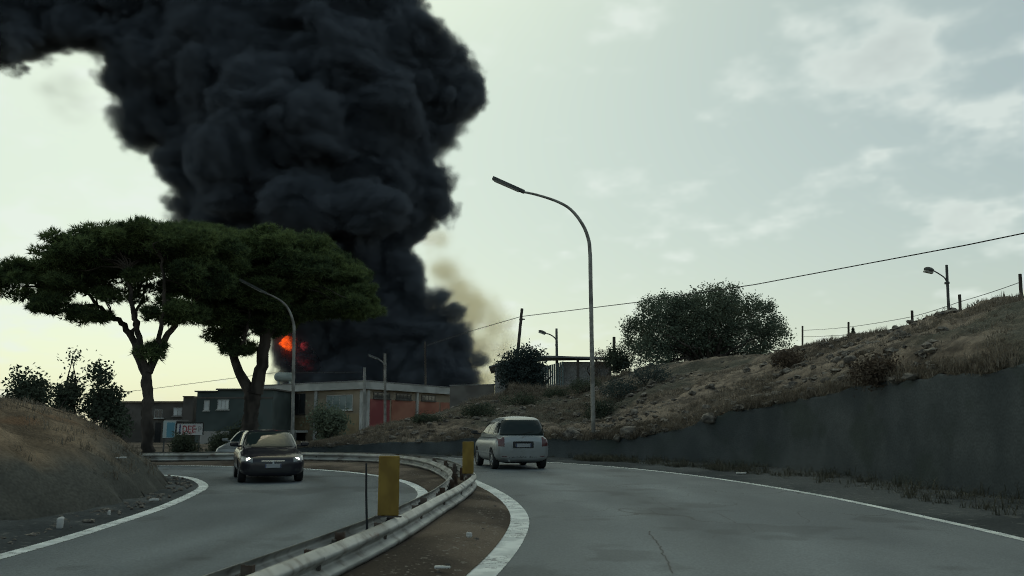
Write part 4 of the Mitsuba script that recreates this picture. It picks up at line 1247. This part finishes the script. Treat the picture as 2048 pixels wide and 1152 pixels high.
def bush(name, label, cat, px, py_base, py_top, half_px, dist, seed, leaf, n, size, z0=None, trunk=True, lobes=9, hollow=0.55, group=None, flat=1.0, lobes_px=None):
    """a rounded shrub or tree: uneven lobes of leaves on a few stems"""
    rng = np.random.default_rng(seed)
    k = thing(name, label, cat, group)
    lo, hi = at(px, py_base, dist), at(px, py_top, dist)
    if z0 is not None:
        lo[2] = z0
    H, R = hi[2] - lo[2], half_px / FOC * dist
    stems, cs, rs = [], [], []
    for x, y, rp in lobes_px or ():
        cs.append(at(x, y, dist) + [0, rng.uniform(-0.5, 0.5) * R * flat, 0]); rs.append(rp / FOC * dist)
    for q in range(0 if lobes_px else lobes):
        r = rng.uniform(0.20, 0.36) * min(R, H)
        u = unit(rng, 1)[0] * rng.uniform(0.45, 1.0)
        c = lo + np.array([u[0] * (R - r * 0.8), u[1] * (R - r * 0.8) * flat, H * 0.48 + u[2] * (H * 0.5 - r * 0.6)])
        cs.append(c); rs.append(r)
    cs.append(np.array([lo[0], lo[1], lo[2] + H * 0.52])); rs.append(min(R, H) * 0.42)
    for c in cs:
        stems.append(limb(lo + rng.normal(size=3) * [0.1, 0.1, 0], c, max(0.03, 0.022 * H), 0.012, 0.15 * H, rng, 8))
    put('stem' if not trunk else 'trunk', join(stems), 'bark', k, 50)
    vol = np.array(rs) ** 2
    which = rng.choice(len(cs), n, p=vol / vol.sum())
    # leaves sit in sprays, so that gaps stay between them
    ns = n // 22
    sw = rng.choice(len(cs), ns, p=vol / vol.sum())
    sc = np.array(cs)[sw] + unit(rng, ns) * (rng.uniform(hollow ** 3, 1.1, ns) ** (1 / 3))[:, None] * np.array(rs)[sw][:, None]
    sc = sc[sc[:, 2] > lo[2] + 0.05]
    pick = rng.integers(0, len(sc), n)
    p = sc[pick] + rng.normal(size=(n, 3)) * size * 1.25
    nm = unit(rng, n) + [0, 0, 0.5]
    nm /= np.linalg.norm(nm, axis=1, keepdims=True)
    v, f = leaves(p, nm, size, size * 0.55, rng)
    put('foliage' if not trunk else 'crown', (v, f), leaf, k, False)
    return k


bush('round_tree', 'wide round green tree on the terrace right of the tall lamp', 'tree', 1412, 735, 560, 158, 61.0, 11, 'leaf_green', 62000, 0.17, z0=5.3, hollow=0.5, flat=0.7, lobes_px=[(1300, 633, 36), (1333, 617, 31), (1373, 622, 34), (1417, 614, 34), (1440, 600, 29), (1472, 619, 38), (1510, 645, 36), (1538, 676, 29), (1524, 703, 29), (1278, 670, 31), (1319, 673, 45), (1379, 669, 50), (1440, 664, 50), (1486, 686, 45), (1300, 707, 38), (1366, 707, 38), (1431, 707, 38), (1261, 651, 15), (1265, 694, 22), (1347, 604, 17), (1393, 593, 15), (1496, 615, 19), (1550, 651, 14)])
bush('small_tree', 'small dark blue-green tree in front of the gabled shed', 'tree', 1042, 792, 700, 40, 68.0, 12, 'leaf_blue', 11000, 0.22, z0=3.3, hollow=0.4, lobes_px=[(1020, 728, 18), (1042, 718, 20), (1066, 724, 18), (1022, 752, 22), (1050, 748, 26), (1070, 754, 18), (1034, 776, 22), (1060, 778, 20), (1008, 738, 10), (1080, 708, 8), (1056, 706, 10)])
bush('leafy_tree', 'thin dark leafy tree behind the left bank', 'tree', 206, 870, 708, 42, 31.0, 13, 'leaf_dark', 5200, 0.15, z0=0.0, lobes=11, hollow=0.3)
bush('sapling', 'tall thin sapling with few leaves behind the left bank', 'sapling', 138, 830, 640, 26, 31.5, 24, 'leaf_dark', 420, 0.13, z0=0.6, lobes=7, hollow=0.5)
bush('shrub', 'shrub behind the crest of the left bank at the edge of the picture', 'shrub', 128, 850, 752, 45, 31.0, 14, 'leaf_dark', 4200, 0.14, z0=0.4, lobes=8, hollow=0.3)
bush('shrub', 'tall shrub far left behind the bank', 'shrub', 40, 830, 700, 60, 32.0, 15, 'leaf_dark', 5500, 0.15, z0=0.4, lobes=10, hollow=0.3)
bush('shrub', 'green shrub in front of the low building, right of the bent lamp', 'shrub', 652, 885, 812, 42, 60.0, 16, 'leaf_green', 5200, 0.24, z0=-0.4, lobes=10)
bush('shrub', 'dark round shrub below the sign boards', 'shrub', 368, 905, 868, 36, 46.0, 17, 'leaf_dark', 4200, 0.14, z0=-0.35, lobes=9)
bush('shrub', 'dark low shrub left of the thick pine trunk', 'shrub', 440, 900, 868, 32, 50.0, 18, 'leaf_dark', 3200, 0.15, z0=-0.35, lobes=8)
bush('shrub', 'dark shrub at the foot of the thick pine trunk', 'shrub', 488, 880, 826, 26, 48.0, 19, 'leaf_dark', 3500, 0.16, z0=-0.4, lobes=8)
bush('shrub', 'dark green shrub on the crest beside the cypress', 'shrub', 1712, 712, 688, 34, 41.0, 20, 'leaf_dark', 1500, 0.10, z0=5.0, lobes=8)
bush('shrub', 'leafless twiggy shrub between two fence posts', 'shrub', 1650, 715, 674, 34, 48.0, 21, 'dry_twig', 900, 0.10, z0=5.0, lobes=9, trunk=False)
bush('shrub', 'dark shrub beside the fence post left of the round tree', 'shrub', 1236, 745, 690, 26, 61.0, 22, 'leaf_dark', 2600, 0.18, z0=5.1, lobes=7)
bush('shrub', 'bare arching shrub at the end of the long shed roof', 'shrub', 1205, 730, 686, 26, 72.0, 23, 'dry_twig', 700, 0.14, z0=4.4, lobes=8, trunk=False)


def hill_shrub(label, i, t, r, h, seed, leaf='leaf_dark', n=2200, size=0.10):
    p = hill_point(np.array([i]), np.array([t]))[0]
    d = p[1]
    px = 1024 + FOC * p[0] / d
    bush('shrub', label, 'shrub', px, 800, 800 - 1, r / d * FOC, d, seed, leaf, n, size, z0=p[2] - 0.05, lobes=7, trunk=False) if False else None
    rng = np.random.default_rng(seed)
    k = thing('shrub', label, 'shrub')
    cs = [p + np.array([rng.uniform(-0.6, 0.6) * r, rng.uniform(-0.6, 0.6) * r, rng.uniform(0.25, 0.7) * h]) for _ in range(8)]
    put('stem', join([limb(p - [0, 0, 0.1], c, 0.03, 0.01, 0.1, rng, 6) for c in cs]), 'bark', k, 50)
    sc = np.array(cs)[rng.integers(0, 8, n // 16)] + unit(rng, n // 16) * (rng.uniform(0.1, 1, n // 16) ** 0.4)[:, None] * [r * 0.5, r * 0.5, h * 0.38]
    q = sc[rng.integers(0, len(sc), n)] + rng.normal(size=(n, 3)) * size * 1.2
    nm = unit(rng, n) + [0, 0, 0.5]
    nm /= np.linalg.norm(nm, axis=1, keepdims=True)
    v, f = leaves(q, nm, size, size * 0.5, rng)
    put('foliage', (v, f), leaf, k, False)


def hill_index(px, py):
    """the place on the hillside seen at a pixel"""
    ii, tt = np.meshgrid(np.linspace(0, NS - 1, 200), np.linspace(0, 1.0, 60), indexing='ij')
    p = HILL_CACHE
    x = FOC * p[..., 0] / (p[..., 1] * math.cos(PITCH) + (p[..., 2] - EYE) * math.sin(PITCH)) + 1024
    y = 576 - FOC * ((p[..., 2] - EYE) * math.cos(PITCH) - p[..., 1] * math.sin(PITCH)) / (p[..., 1] * math.cos(PITCH) + (p[..., 2] - EYE) * math.sin(PITCH))
    bad = (p[..., 1] < 5) * 1e6
    m = np.unravel_index(np.argmin((x - px) ** 2 + (y - py) ** 2 + bad), x.shape)
    return ii[m], tt[m]


HILL_CACHE = hill_point(*np.meshgrid(np.linspace(0, NS - 1, 200), np.linspace(0, 1.0, 60), indexing='ij'))
for q, (px, py, r, h, leaf, lab) in enumerate([
        (1235, 800, 1.5, 1.3, 'leaf_blue', 'dark blue-green shrub on the slope right of the tall lamp'), (1300, 775, 1.5, 1.2, 'leaf_blue', 'broad dark shrub high on the slope below the round tree'),
        (1205, 835, 1.1, 0.9, 'leaf_dark', 'low dark shrub just right of the tall lamp pole'), (1110, 800, 1.2, 0.9, 'leaf_dark', 'dark shrub on the slope below the corrugated shed wall'),
        (1040, 812, 1.3, 0.8, 'leaf_dark', 'low dark shrub above the silver car'), (1165, 770, 1.1, 1.0, 'leaf_dark', 'dark shrub in front of the pale shed wall'),
        (1745, 765, 0.65, 0.65, 'dry_twig', 'round dry bush on the top edge of the retaining wall'),
        
        (955, 835, 1.2, 0.7, 'leaf_dark', 'dark bush on the slope left of the silver car'),
        (860, 850, 1.0, 0.5, 'leaf_dark', 'low bush on the left end of the slope below the red wall'), (1570, 735, 1.1, 0.8, 'dry_twig', 'dry bush at the right foot of the round tree')]):
    i, t = hill_index(px, py)
    hill_shrub(lab, i, t, r, h, 60 + q, leaf)

# cypress
rng = np.random.default_rng(44)
c0 = at(1708, 690, 90.0); c0[2] = 5.6
ctop = at(1708, 656, 90.0)[2]
k = thing('cypress_tree', 'small pointed cypress on the skyline behind the fence', 'tree')
put('trunk', tube([c0, (c0[0], c0[1], ctop - 0.4)], [0.12, 0.02], 7), 'bark', k, 50)
zt = rng.uniform(0, 1, 2600)
rr = 0.85 * (1 - zt) ** 0.7 * np.clip(zt * 9, 0.2, 1) * rng.uniform(0.3, 1, 2600) ** 0.5
aa = rng.uniform(0, 2 * np.pi, 2600)
v, f = leaves(np.stack([c0[0] + rr * np.cos(aa), c0[1] + rr * np.sin(aa), c0[2] + 0.2 + zt * (ctop - c0[2] - 0.2)], -1), unit(rng, 2600), 0.30, 0.12, rng)
put('crown', (v, f), 'leaf_dark', k, False)


# ------------------------------------------------------------------ grass, weeds, stones
def blades(pos, n, h, w, lean, rng, up=None):
    """n bent blades at each root: two triangles below, one above"""
    m = len(pos) * n
    p = np.repeat(pos, n, 0) + np.c_[rng.normal(size=(m, 2)) * 0.07, np.zeros(m)]
    H = (np.repeat(np.broadcast_to(h, (len(pos),)), n) * rng.uniform(0.5, 1.25, m))[:, None]
    a = rng.uniform(0, 2 * np.pi, m)
    d = np.stack([np.cos(a), np.sin(a), np.zeros(m)], -1)
    s = np.stack([-np.sin(a), np.cos(a), np.zeros(m)], -1) * (w * rng.uniform(0.6, 1.3, m))[:, None] / 2
    l = (lean * rng.uniform(0.2, 1.3, m))[:, None]
    mid = p + d * H * l * 0.35 + [0, 0, 1] * H * 0.6
    tip = p + d * H * l + [0, 0, 1] * H * (1 - 0.25 * l)
    v = np.stack([p - s, p + s, mid - s * 0.7, mid + s * 0.7, tip], 1).reshape(-1, 3)
    k = np.arange(m)[:, None] * 5
    return v, np.vstack([k + [0, 1, 3], k + [0, 3, 2], k + [2, 3, 4]])


rng = np.random.default_rng(77)
N = 22000
gi_, gt_ = rng.uniform(40, NS - 14, N), rng.uniform(0.0, 1.02, N) ** 1.1
gp = hill_point(gi_, gt_)
den_ = meshkit.fbm(np.stack([gp[:, 0] * 0.35, gp[:, 1] * 0.35, gp[:, 2] * 0], -1), 3, 50)
keep = rng.uniform(size=N) < np.clip((den_ - 0.36) * 4.5, 0.10, 1)
gp = gp[keep]
hh = 0.10 + 0.26 * np.clip(den_[keep] - 0.42, 0, 1) * 2
v, f = blades(gp - [0, 0, 0.03], 8, hh, 0.022, 0.7, rng)
tag(put('dry_grass', (v, f), 'dry_straw', smooth=False), 'dry straw coloured grass covering the slope above the retaining wall', kind='stuff')
# tall dry grass along the terrace edge and the wall's top
e1 = hill_point(rng.uniform(125, 205, 1100), rng.uniform(0.93, 1.10, 1100))
e2 = hill_point(rng.uniform(40, 200, 1700), rng.uniform(0.0, 0.05, 1700))
e3 = hill_point(rng.uniform(135, 185, 1500), rng.uniform(1.0, 1.25, 1500))
v1, f1_ = blades(e1 - [0, 0, 0.05], 8, 0.55, 0.03, 0.5, rng)
v2, f2_ = blades(e2 - [0, 0, 0.03], 9, 0.26, 0.018, 1.3, rng)
v3, f3_ = blades(e3 - [0, 0, 0.05], 7, 0.9, 0.04, 0.4, rng)
tag(put('tall_grass', (np.vstack([v1, v2, v3]), np.vstack([f1_, f2_ + len(v1), f3_ + len(v1) + len(v2)])), 'dry_straw', smooth=False), 'tall dry grass along the crest and hanging over the wall top', kind='stuff')
# bank on the left
N = 5200
kp = np.stack([rng.uniform(-22, -7, N), rng.uniform(10, 25, N)], -1)
kp = kp[shapely.contains_xy(KNOLL.buffer(-0.3), kp[:, 0], kp[:, 1])]
dk = meshkit.fbm(np.c_[kp * 0.5, np.zeros(len(kp))], 3, 51)
kp = kp[rng.uniform(size=len(kp)) < np.clip((dk - 0.45) * 4, 0.04, 0.8)]
kp = np.c_[kp, knoll_z(kp[:, 0], kp[:, 1]) - 0.03]
v, f = blades(kp, 7, 0.16, 0.014, 0.9, rng)
tag(put('bank_grass', (v, f), 'dry_straw', smooth=False), 'short dry grass on the brown left bank', kind='stuff')
# weeds at the foot of the wall and along the verges
wi = rng.uniform(20, 200, 2400)
wb = np.stack([np.interp(wi, np.arange(NS), WB[:, q]) for q in range(2)], -1)
ro = np.stack([np.interp(wi / NS * 219, np.arange(220), RO[:, q]) for q in range(2)], -1)
tree_ro = cKDTree(RO[:, :2])
dd, _ = tree_ro.query(wb)
near = RO[_, :2]
s = rng.uniform(0.02, 0.75, 2400)[:, None] ** 1.6
wp = wb + (near - wb) * s
wp = wp[rng.uniform(size=2400) < np.clip((meshkit.fbm(np.c_[wp * 0.6, np.zeros(2400)], 3, 52) - 0.42) * 5, 0.05, 1)]
v, f = blades(np.c_[wp, np.full(len(wp), 0.03)], 10, 0.10 + 0.30 * rng.uniform(size=len(wp)) ** 2, 0.016, 1.1, rng)
leaf_mat('weed', (0.055, 0.058, 0.045), (0.13, 0.125, 0.10), 0.4, 2.0)
tag(put('weeds', (v, f), 'weed', smooth=False), 'dark weeds on the verge at the foot of the retaining wall', kind='stuff')


def stones(p, lo, hi, rng, squash=0.6):
    base = trimesh.creation.icosphere(1, 1.0)
    vs, fs, n0 = [], [], 0
    for q in p:
        r = rng.uniform(lo, hi) ** 1.0
        v = np.array(base.vertices) * (1 + 0.22 * rng.normal(size=(len(base.vertices), 1))) * [1, rng.uniform(0.6, 1), squash * rng.uniform(0.6, 1.2)] * r
        a = rng.uniform(0, 6.28)
        v[:, :2] = v[:, :2] @ np.array([[math.cos(a), math.sin(a)], [-math.sin(a), math.cos(a)]])
        vs.append(v + q + [0, 0, r * 0.25]); fs.append(base.faces + n0); n0 += len(v)
    return np.vstack(vs), np.vstack(fs)


dirty('stone', (0.085, 0.076, 0.067), (0.20, 0.18, 0.155), 6.0, rough=0.9)
u = rng.uniform(20, 150, 1100)
ml, mr = (np.stack([np.interp(u, np.arange(220), c[:, q]) for q in range(2)], -1) for c in (shift(LI, 0.25), shift(RI, -0.25)))
w = rng.uniform(0.1, 0.95, 1100)[:, None]
tag(put('gravel', stones(np.c_[ml * (1 - w) + mr * w, np.full(1100, 0.06)], 0.008, 0.035, rng), 'stone', smooth=False), 'small stones scattered on the brown median', kind='stuff')
u = rng.uniform(40, 150, 500)
vl = np.stack([np.interp(u, np.arange(220), shift(LO, -0.3)[:, q]) for q in range(2)], -1) + np.c_[-np.abs(rng.normal(size=500)) * 0.45, rng.normal(size=500) * 0.1]
tag(put('gravel', stones(np.c_[vl, np.full(500, 0.03)], 0.01, 0.05, rng), 'stone', smooth=False), 'loose stones at the foot of the left bank', kind='stuff')
rp = hill_point(rng.uniform(45, 225, 1100), rng.uniform(0.0, 1, 1100) ** 1.3)
tag(put('hill_stones', stones(rp, 0.02, 0.22, rng), 'stone', smooth=False), 'stones and clods scattered over the right slope', kind='stuff')

# rocks one can pick out, litter
def rock(label, p, r, seed):
    rg = np.random.default_rng(seed)
    m = trimesh.creation.icosphere(3, 1.0)
    n = meshkit.fbm(np.array(m.vertices) * 1.3 + seed, 4, seed)
    v = np.array(m.vertices) * (0.65 + 0.7 * n)[:, None] * [r, r * 0.8, r * 0.65]
    tag(put('rock', (v + np.array(p) + [0, 0, r * 0.2], m.faces), 'stone', smooth=True), label, 'rock')


for px, py, r, lab in ((1262, 866, 0.42, 'grey rock on the wall top right of the tall lamp'), (1418, 838, 0.30, 'brown rock on the edge of the wall below the round tree'), (1700, 728, 0.22, 'flat rock in the middle of the right slope'), (1140, 872, 0.36, 'dark rock at the wall top left of the tall lamp')):
    i, t = hill_index(px, py)
    rock(lab, hill_point(np.array([i]), np.array([t]))[0], r, int(px))
principled('litter_white', (0.50, 0.50, 0.48), 0.6)


def scrap(name, label, cat, p, sx_, sy_, sz_, rz):
    m = box(sx_, sy_, sz_, (0, 0, sz_ / 2), 0, min(sx_, sy_, sz_) * 0.25)
    m = m.subdivide().subdivide()
    m.vertices += (meshkit.noise(np.array(m.vertices) * 14 + p[0], 3) - 0.5)[:, None] * min(sx_, sy_) * 0.3
    m.vertices[:, 2] = np.maximum(m.vertices[:, 2], 0)
    tag(put(name, place(m, p, rz), 'litter_white', smooth=False), label, cat)


scrap('litter', 'white scrap of litter on the median at the bottom of the picture', 'litter', on_ground(885, 1136, 0.10), 0.15, 0.05, 0.02, 0.1)
scrap('litter', 'small white stone-like litter on the brown median', 'litter', on_ground(938, 1075, 0.11), 0.07, 0.06, 0.06, 0.4)
scrap('plastic_canister', 'white plastic canister beside the left edge line', 'canister', on_ground(119, 1058, 0.03), 0.085, 0.07, 0.15, 0.3)
scrap('litter', 'crumpled paper on the gravel strip left of the bend', 'litter', on_ground(308, 1002, 0.06), 0.17, 0.08, 0.04, 0.5)
scrap('litter', 'white bit of litter at the foot of the left bank', 'litter', on_ground(218, 1030, 0.06), 0.04, 0.04, 0.07, 0.0)
scrap('litter', 'pale litter in the weeds of the right verge', 'litter', on_ground(1482, 948, 0.05), 0.26, 0.12, 0.05, 0.0)
scrap('litter', 'white scrap low on the retaining wall foot', 'litter', on_ground(1483, 903, 0.06), 0.09, 0.06, 0.24, 0.0)
scrap('litter', 'white scrap in the far right corner of the verge', 'litter', on_ground(1866, 962, 0.05), 0.12, 0.10, 0.05, 0.7)


def bank_hit(px, py):
    d = ray(px, py)
    s = np.arange(8, 40, 0.05)
    q = np.array([0, 0, EYE]) + s[:, None] * d
    return q[np.argmax(q[:, 2] < knoll_z(q[:, 0], q[:, 1]))]



scrap('litter', 'white strip of litter on the face of the left bank', 'litter', bank_hit(232, 917), 0.40, 0.05, 0.03, 0.7)
i, t = hill_index(693, 868)
wsp = at(700, 856, 58); wsp[2] = max(float(base_z(wsp[0], 58)), 0.3)
scrap('plastic_sheet', 'white plastic sheet lying at the left end of the slope', 'plastic sheet', wsp, 1.5, 0.6, 0.18, 0.1)
SMOKE_VOXEL = 0.5
# ------------------------------------------------------------------ the smoke: real volumes far behind the buildings
def make_smoke(name, label, blobs, dist, voxel, sigma, albedo, crest, edge, seed, drop=0.0, soft=2.0, g=0.0):
    """blobs: (pixel x, pixel y, radius in pixels, metres behind dist) of the billows; each becomes a ball of the volume"""
    c = np.array([at(x, y, dist + dz) for x, y, r, dz in blobs])
    rad = np.array([r / FOC * (dist + dz) for x, y, r, dz in blobs])
    # the closed hull round the smoke
    pad = crest * 0.9 + edge
    shell = m3.Manifold.batch_boolean([m3.Manifold.sphere(1.0, 20).scale((float(r + pad),) * 3).translate(tuple(map(float, q))) for q, r in zip(c, rad)], m3.OpType.Add)
    shell = shell.trim_by_plane((0, 0, 1), 0.3)
    for other in SHELLS:                                             # volumes must not overlap
        shell = shell - other
    SHELLS.append(shell)
    lo, hi = (c - rad[:, None] - pad).min(0), (c + rad[:, None] + pad).max(0)
    lo[2] = max(lo[2], 0.0)
    n = np.ceil((hi - lo) / voxel).astype(int)
    axes = [lo[k] + (np.arange(n[k]) + 0.5) * (hi[k] - lo[k]) / n[k] for k in range(3)]
    tree_d = np.full((n[2], n[1], n[0]), 1e3, np.float32)
    Z, Y, X = np.meshgrid(axes[2], axes[1], axes[0], indexing='ij', sparse=True)
    for q, r in zip(c, rad):                                         # smooth union of the balls, each within its own box
        s = [slice(*np.searchsorted(axes[k], (q[k] - r - pad - 2, q[k] + r + pad + 2))) for k in range(3)]
        d = (np.sqrt((X[..., s[0]] - q[0]) ** 2 + (Y[:, s[1]] - q[1]) ** 2 + (Z[s[2]] - q[2]) ** 2) - r).astype(np.float32)
        a = tree_d[s[2], s[1], s[0]]
        h = np.maximum(soft - np.abs(a - d), 0) / soft
        tree_d[s[2], s[1], s[0]] = np.minimum(a, d) - h * h * soft / 4
    near = np.abs(tree_d) < crest * 1.6 + edge
    iz, iy, ix = np.nonzero(near)
    p = np.stack([axes[0][ix], axes[1][iy], axes[2][iz]], -1)
    warp = np.stack([meshkit.noise(p / 9.0, seed + 40 + k) for k in range(3)], -1) - 0.5
    w = p + warp * 5.0
    disp = 0
    for o, (lam, amp) in enumerate(((12.0, 0.9), (5.4, 0.62), (2.6, 0.42), (1.3, 0.24))):
        disp = disp + amp * (np.abs(2 * meshkit.noise(w / lam, seed + o) - 1) - 0.26)
    den = np.where(tree_d < 0, 1.0, 0.0).astype(np.float32)
    fray = 0.5 + meshkit.noise(p / 7.0, seed + 20)                    # the edge is crisp here and frayed there
    den[near] = np.clip(-(tree_d[near] - crest * disp) / (edge * fray) + 0.1, 0, 1) ** 1.4
    den[:, :, [0, -1]] = 0; den[:, [0, -1]] = 0; den[-1] = 0
    GRIDS.append((den * sigma, lo, hi))
    key = numbered(name)
    scene[key] = mikit.ply(tri(shell), {'type': 'null'}, False, interior={'type': 'heterogeneous', 'albedo': {'type': 'rgb', 'value': albedo},
        'sigma_t': {'type': 'gridvolume', 'grid': mi.VolumeGrid(den[..., None]), 'to_world': T().translate(list(map(float, lo))).scale(list(map(float, hi - lo))), 'filter_type': 'trilinear'},
        'scale': sigma, 'phase': {'type': 'hg', 'g': g}})
    return tag(key, label, None, None, 'stuff')


SHELLS, GRIDS = [], []
BLACK = [(-190, -30, 170, 20), (-60, -5, 150, 10), (50, 12, 118, 0), (180, 34, 88, 0), (300, 120, 100, 0), (330, 225, 92, 4), (395, 310, 82, 0), (425, 385, 82, 2),
         (480, 445, 95, 0), (420, -40, 190, 8), (500, 120, 190, 0), (640, 40, 180, 0), (560, 270, 190, 0), (650, 400, 190, 2), (710, 290, 150, -4), (690, 150, 120, -12),
         (800, 20, 62, 0), (770, -60, 100, 0), (850, 175, 100, 4), (912, 178, 66, 6), (868, 250, 68, 6), (830, 388, 86, 0), (800, 330, 80, 0), (780, 100, 100, 0), (770, 480, 72, 0), (760, 555, 84, -3), (775, 600, 72, -3),
         (560, 520, 140, 0), (650, 610, 120, 0), (838, 620, 50, -6), (800, 655, 60, -6), (850, 660, 45, -6), (650, 690, 100, 0), (760, 695, 80, -4), (868, 700, 64, -6), (912, 690, 54, -4), (905, 742, 58, -6), (860, 650, 50, -6), (850, 750, 66, -8), (604, 692, 56, -2), (605, 745, 46, -2), (606, 640, 60, 0), (880, 800, 60, -4), (780, 810, 70, 0), (650, 800, 80, 0),
         (800, 760, 66, -3), (620, 760, 62, 0), (700, 770, 70, -6), (480, 330, 110, -18), (520, 200, 100, -22), (620, 250, 80, -26), (600, 420, 90, -22), (735, 420, 70, -20),
         (640, 560, 75, -18), (420, 130, 70, -18), (760, 190, 70, -16), (330, -150, 200, 10), (600, -170, 220, 10), (100, -190, 200, 25)]
TAN = [(1000, 700, 46, 0), (985, 660, 52, 0), (945, 610, 56, 2), (935, 640, 62, 0), (912, 588, 54, 4), (962, 692, 56, 0), (988, 732, 44, 0), (893, 540, 44, 6), (935, 730, 60, 0), (872, 485, 36, 8), (960, 770, 60, 0), (1000, 770, 40, 0), (905, 680, 60, 2)]
rb = np.random.default_rng(90)
for q in range(330):                                                 # smaller billows budding from the large ones, mostly on the side one sees
    x, y, r, dz = BLACK[rb.integers(0, 46)]
    u = rb.normal(size=3)
    u[2] = -abs(u[2]) * 1.3
    u /= np.linalg.norm(u)
    if not (-260 < x + u[0] * r < 1000 and -160 < y < 760):
        continue
    r2 = min(r * rb.uniform(0.16, 0.36), 42)
    BLACK.append((x + u[0] * (r - r2 * 0.35), y + u[1] * (r - r2 * 0.35), r2, dz + u[2] * (r - r2 * 0.35) * 200 / FOC))
make_smoke('smoke', 'towering column of black smoke rising behind the long low building', BLACK, 200.0, SMOKE_VOXEL, 0.85, [0.190, 0.215, 0.255], 4.6, 2.4, 11, soft=3.0)
make_smoke('smoke', 'thin tan smoke drifting off the right side of the black column', TAN, 250.0, 1.0, 0.20, [0.965, 0.905, 0.72], 5.0, 7.0, 31, g=0.5)
PALE = [(135, 165, 34, 20), (150, 195, 34, 22), (118, 215, 32, 20), (100, 180, 30, 24), (165, 215, 26, 20), (150, 235, 22, 20)]
make_smoke('smoke', 'thin pale grey wisp hanging below the smoke at the left', PALE, 236.0, 0.8, 0.06, [0.90, 0.91, 0.90], 5.0, 8.0, 51)
# the plume goes on above the picture, leaning with the wind
HIGH = [(400, -420, 300, 6), (120, -460, 280, 20), (560, -560, 260, 0), (260, -760, 360, 10), (-60, -820, 340, 25), (420, -1050, 380, 0), (60, -1180, 430, 10), (-380, -560, 330, 40), (-420, -1000, 420, 40), (200, -1600, 520, 10), (-350, -1650, 560, 30), (-700, -760, 360, 60)]
make_smoke('smoke', 'upper part of the black smoke column leaning with the wind above the picture', HIGH, 200.0, 2.5, 0.5, [0.190, 0.215, 0.255], 10.0, 6.0, 71)
# ------------------------------------------------------------------ the fire glowing in the smoke
def in_smoke(px, py, tau):
    """the point seen at a pixel behind an optical depth tau of black smoke"""
    den, lo, hi = GRIDS[0]
    d = np.arange(150.0, 240.0, 0.25)
    p = np.array([at(px, py, x) for x in d])
    i = np.floor((p - lo) / (hi - lo) * np.array(den.shape)[::-1]).astype(int)
    ok = ((i >= 0) & (i < np.array(den.shape)[::-1])).all(1)
    i = np.where(ok[:, None], i, 0)
    t = np.cumsum(np.where(ok, den[i[:, 2], i[:, 1], i[:, 0]], 0) * 0.25)
    return p[min(np.searchsorted(t, tau), len(p) - 1)]


def flame(label, px, py, r_px, tau, radiance, seed):
    c = in_smoke(px, py, tau)
    m = trimesh.creation.icosphere(4, 1.0)
    v0 = np.array(m.vertices)
    n = meshkit.fbm(v0 * 1.5 + seed, 5, seed)
    v = v0 * (0.35 + 1.3 * n)[:, None] * (r_px / FOC * c[1])
    v[:, 1] *= 2.6                                                   # a tongue reaching back into the smoke
    key = put('flame', (v + c + [0, -v[:, 1].min(), 0], m.faces), {'type': 'diffuse', 'reflectance': rgb(0.05, 0.03, 0.02)}, smooth=True, emitter={'type': 'area', 'radiance': rgb(*radiance)})
    tag(key, label, 'flame', 'flames in the smoke')


flame('bright orange fireball glowing through the smoke left of the lamp pole', 571, 686, 16, 0.5, (0.62, 0.060, 0.004), 5)
flame('small red flame right beside the lamp pole', 603, 689, 8, 1.0, (0.16, 0.014, 0.016), 7)
flame('dull red glow around the fireball, deeper in the smoke', 576, 700, 26, 2.0, (0.10, 0.006, 0.003), 12)
flame('faint red glow below and right of the fireball', 606, 722, 20, 2.2, (0.07, 0.004, 0.006), 8)
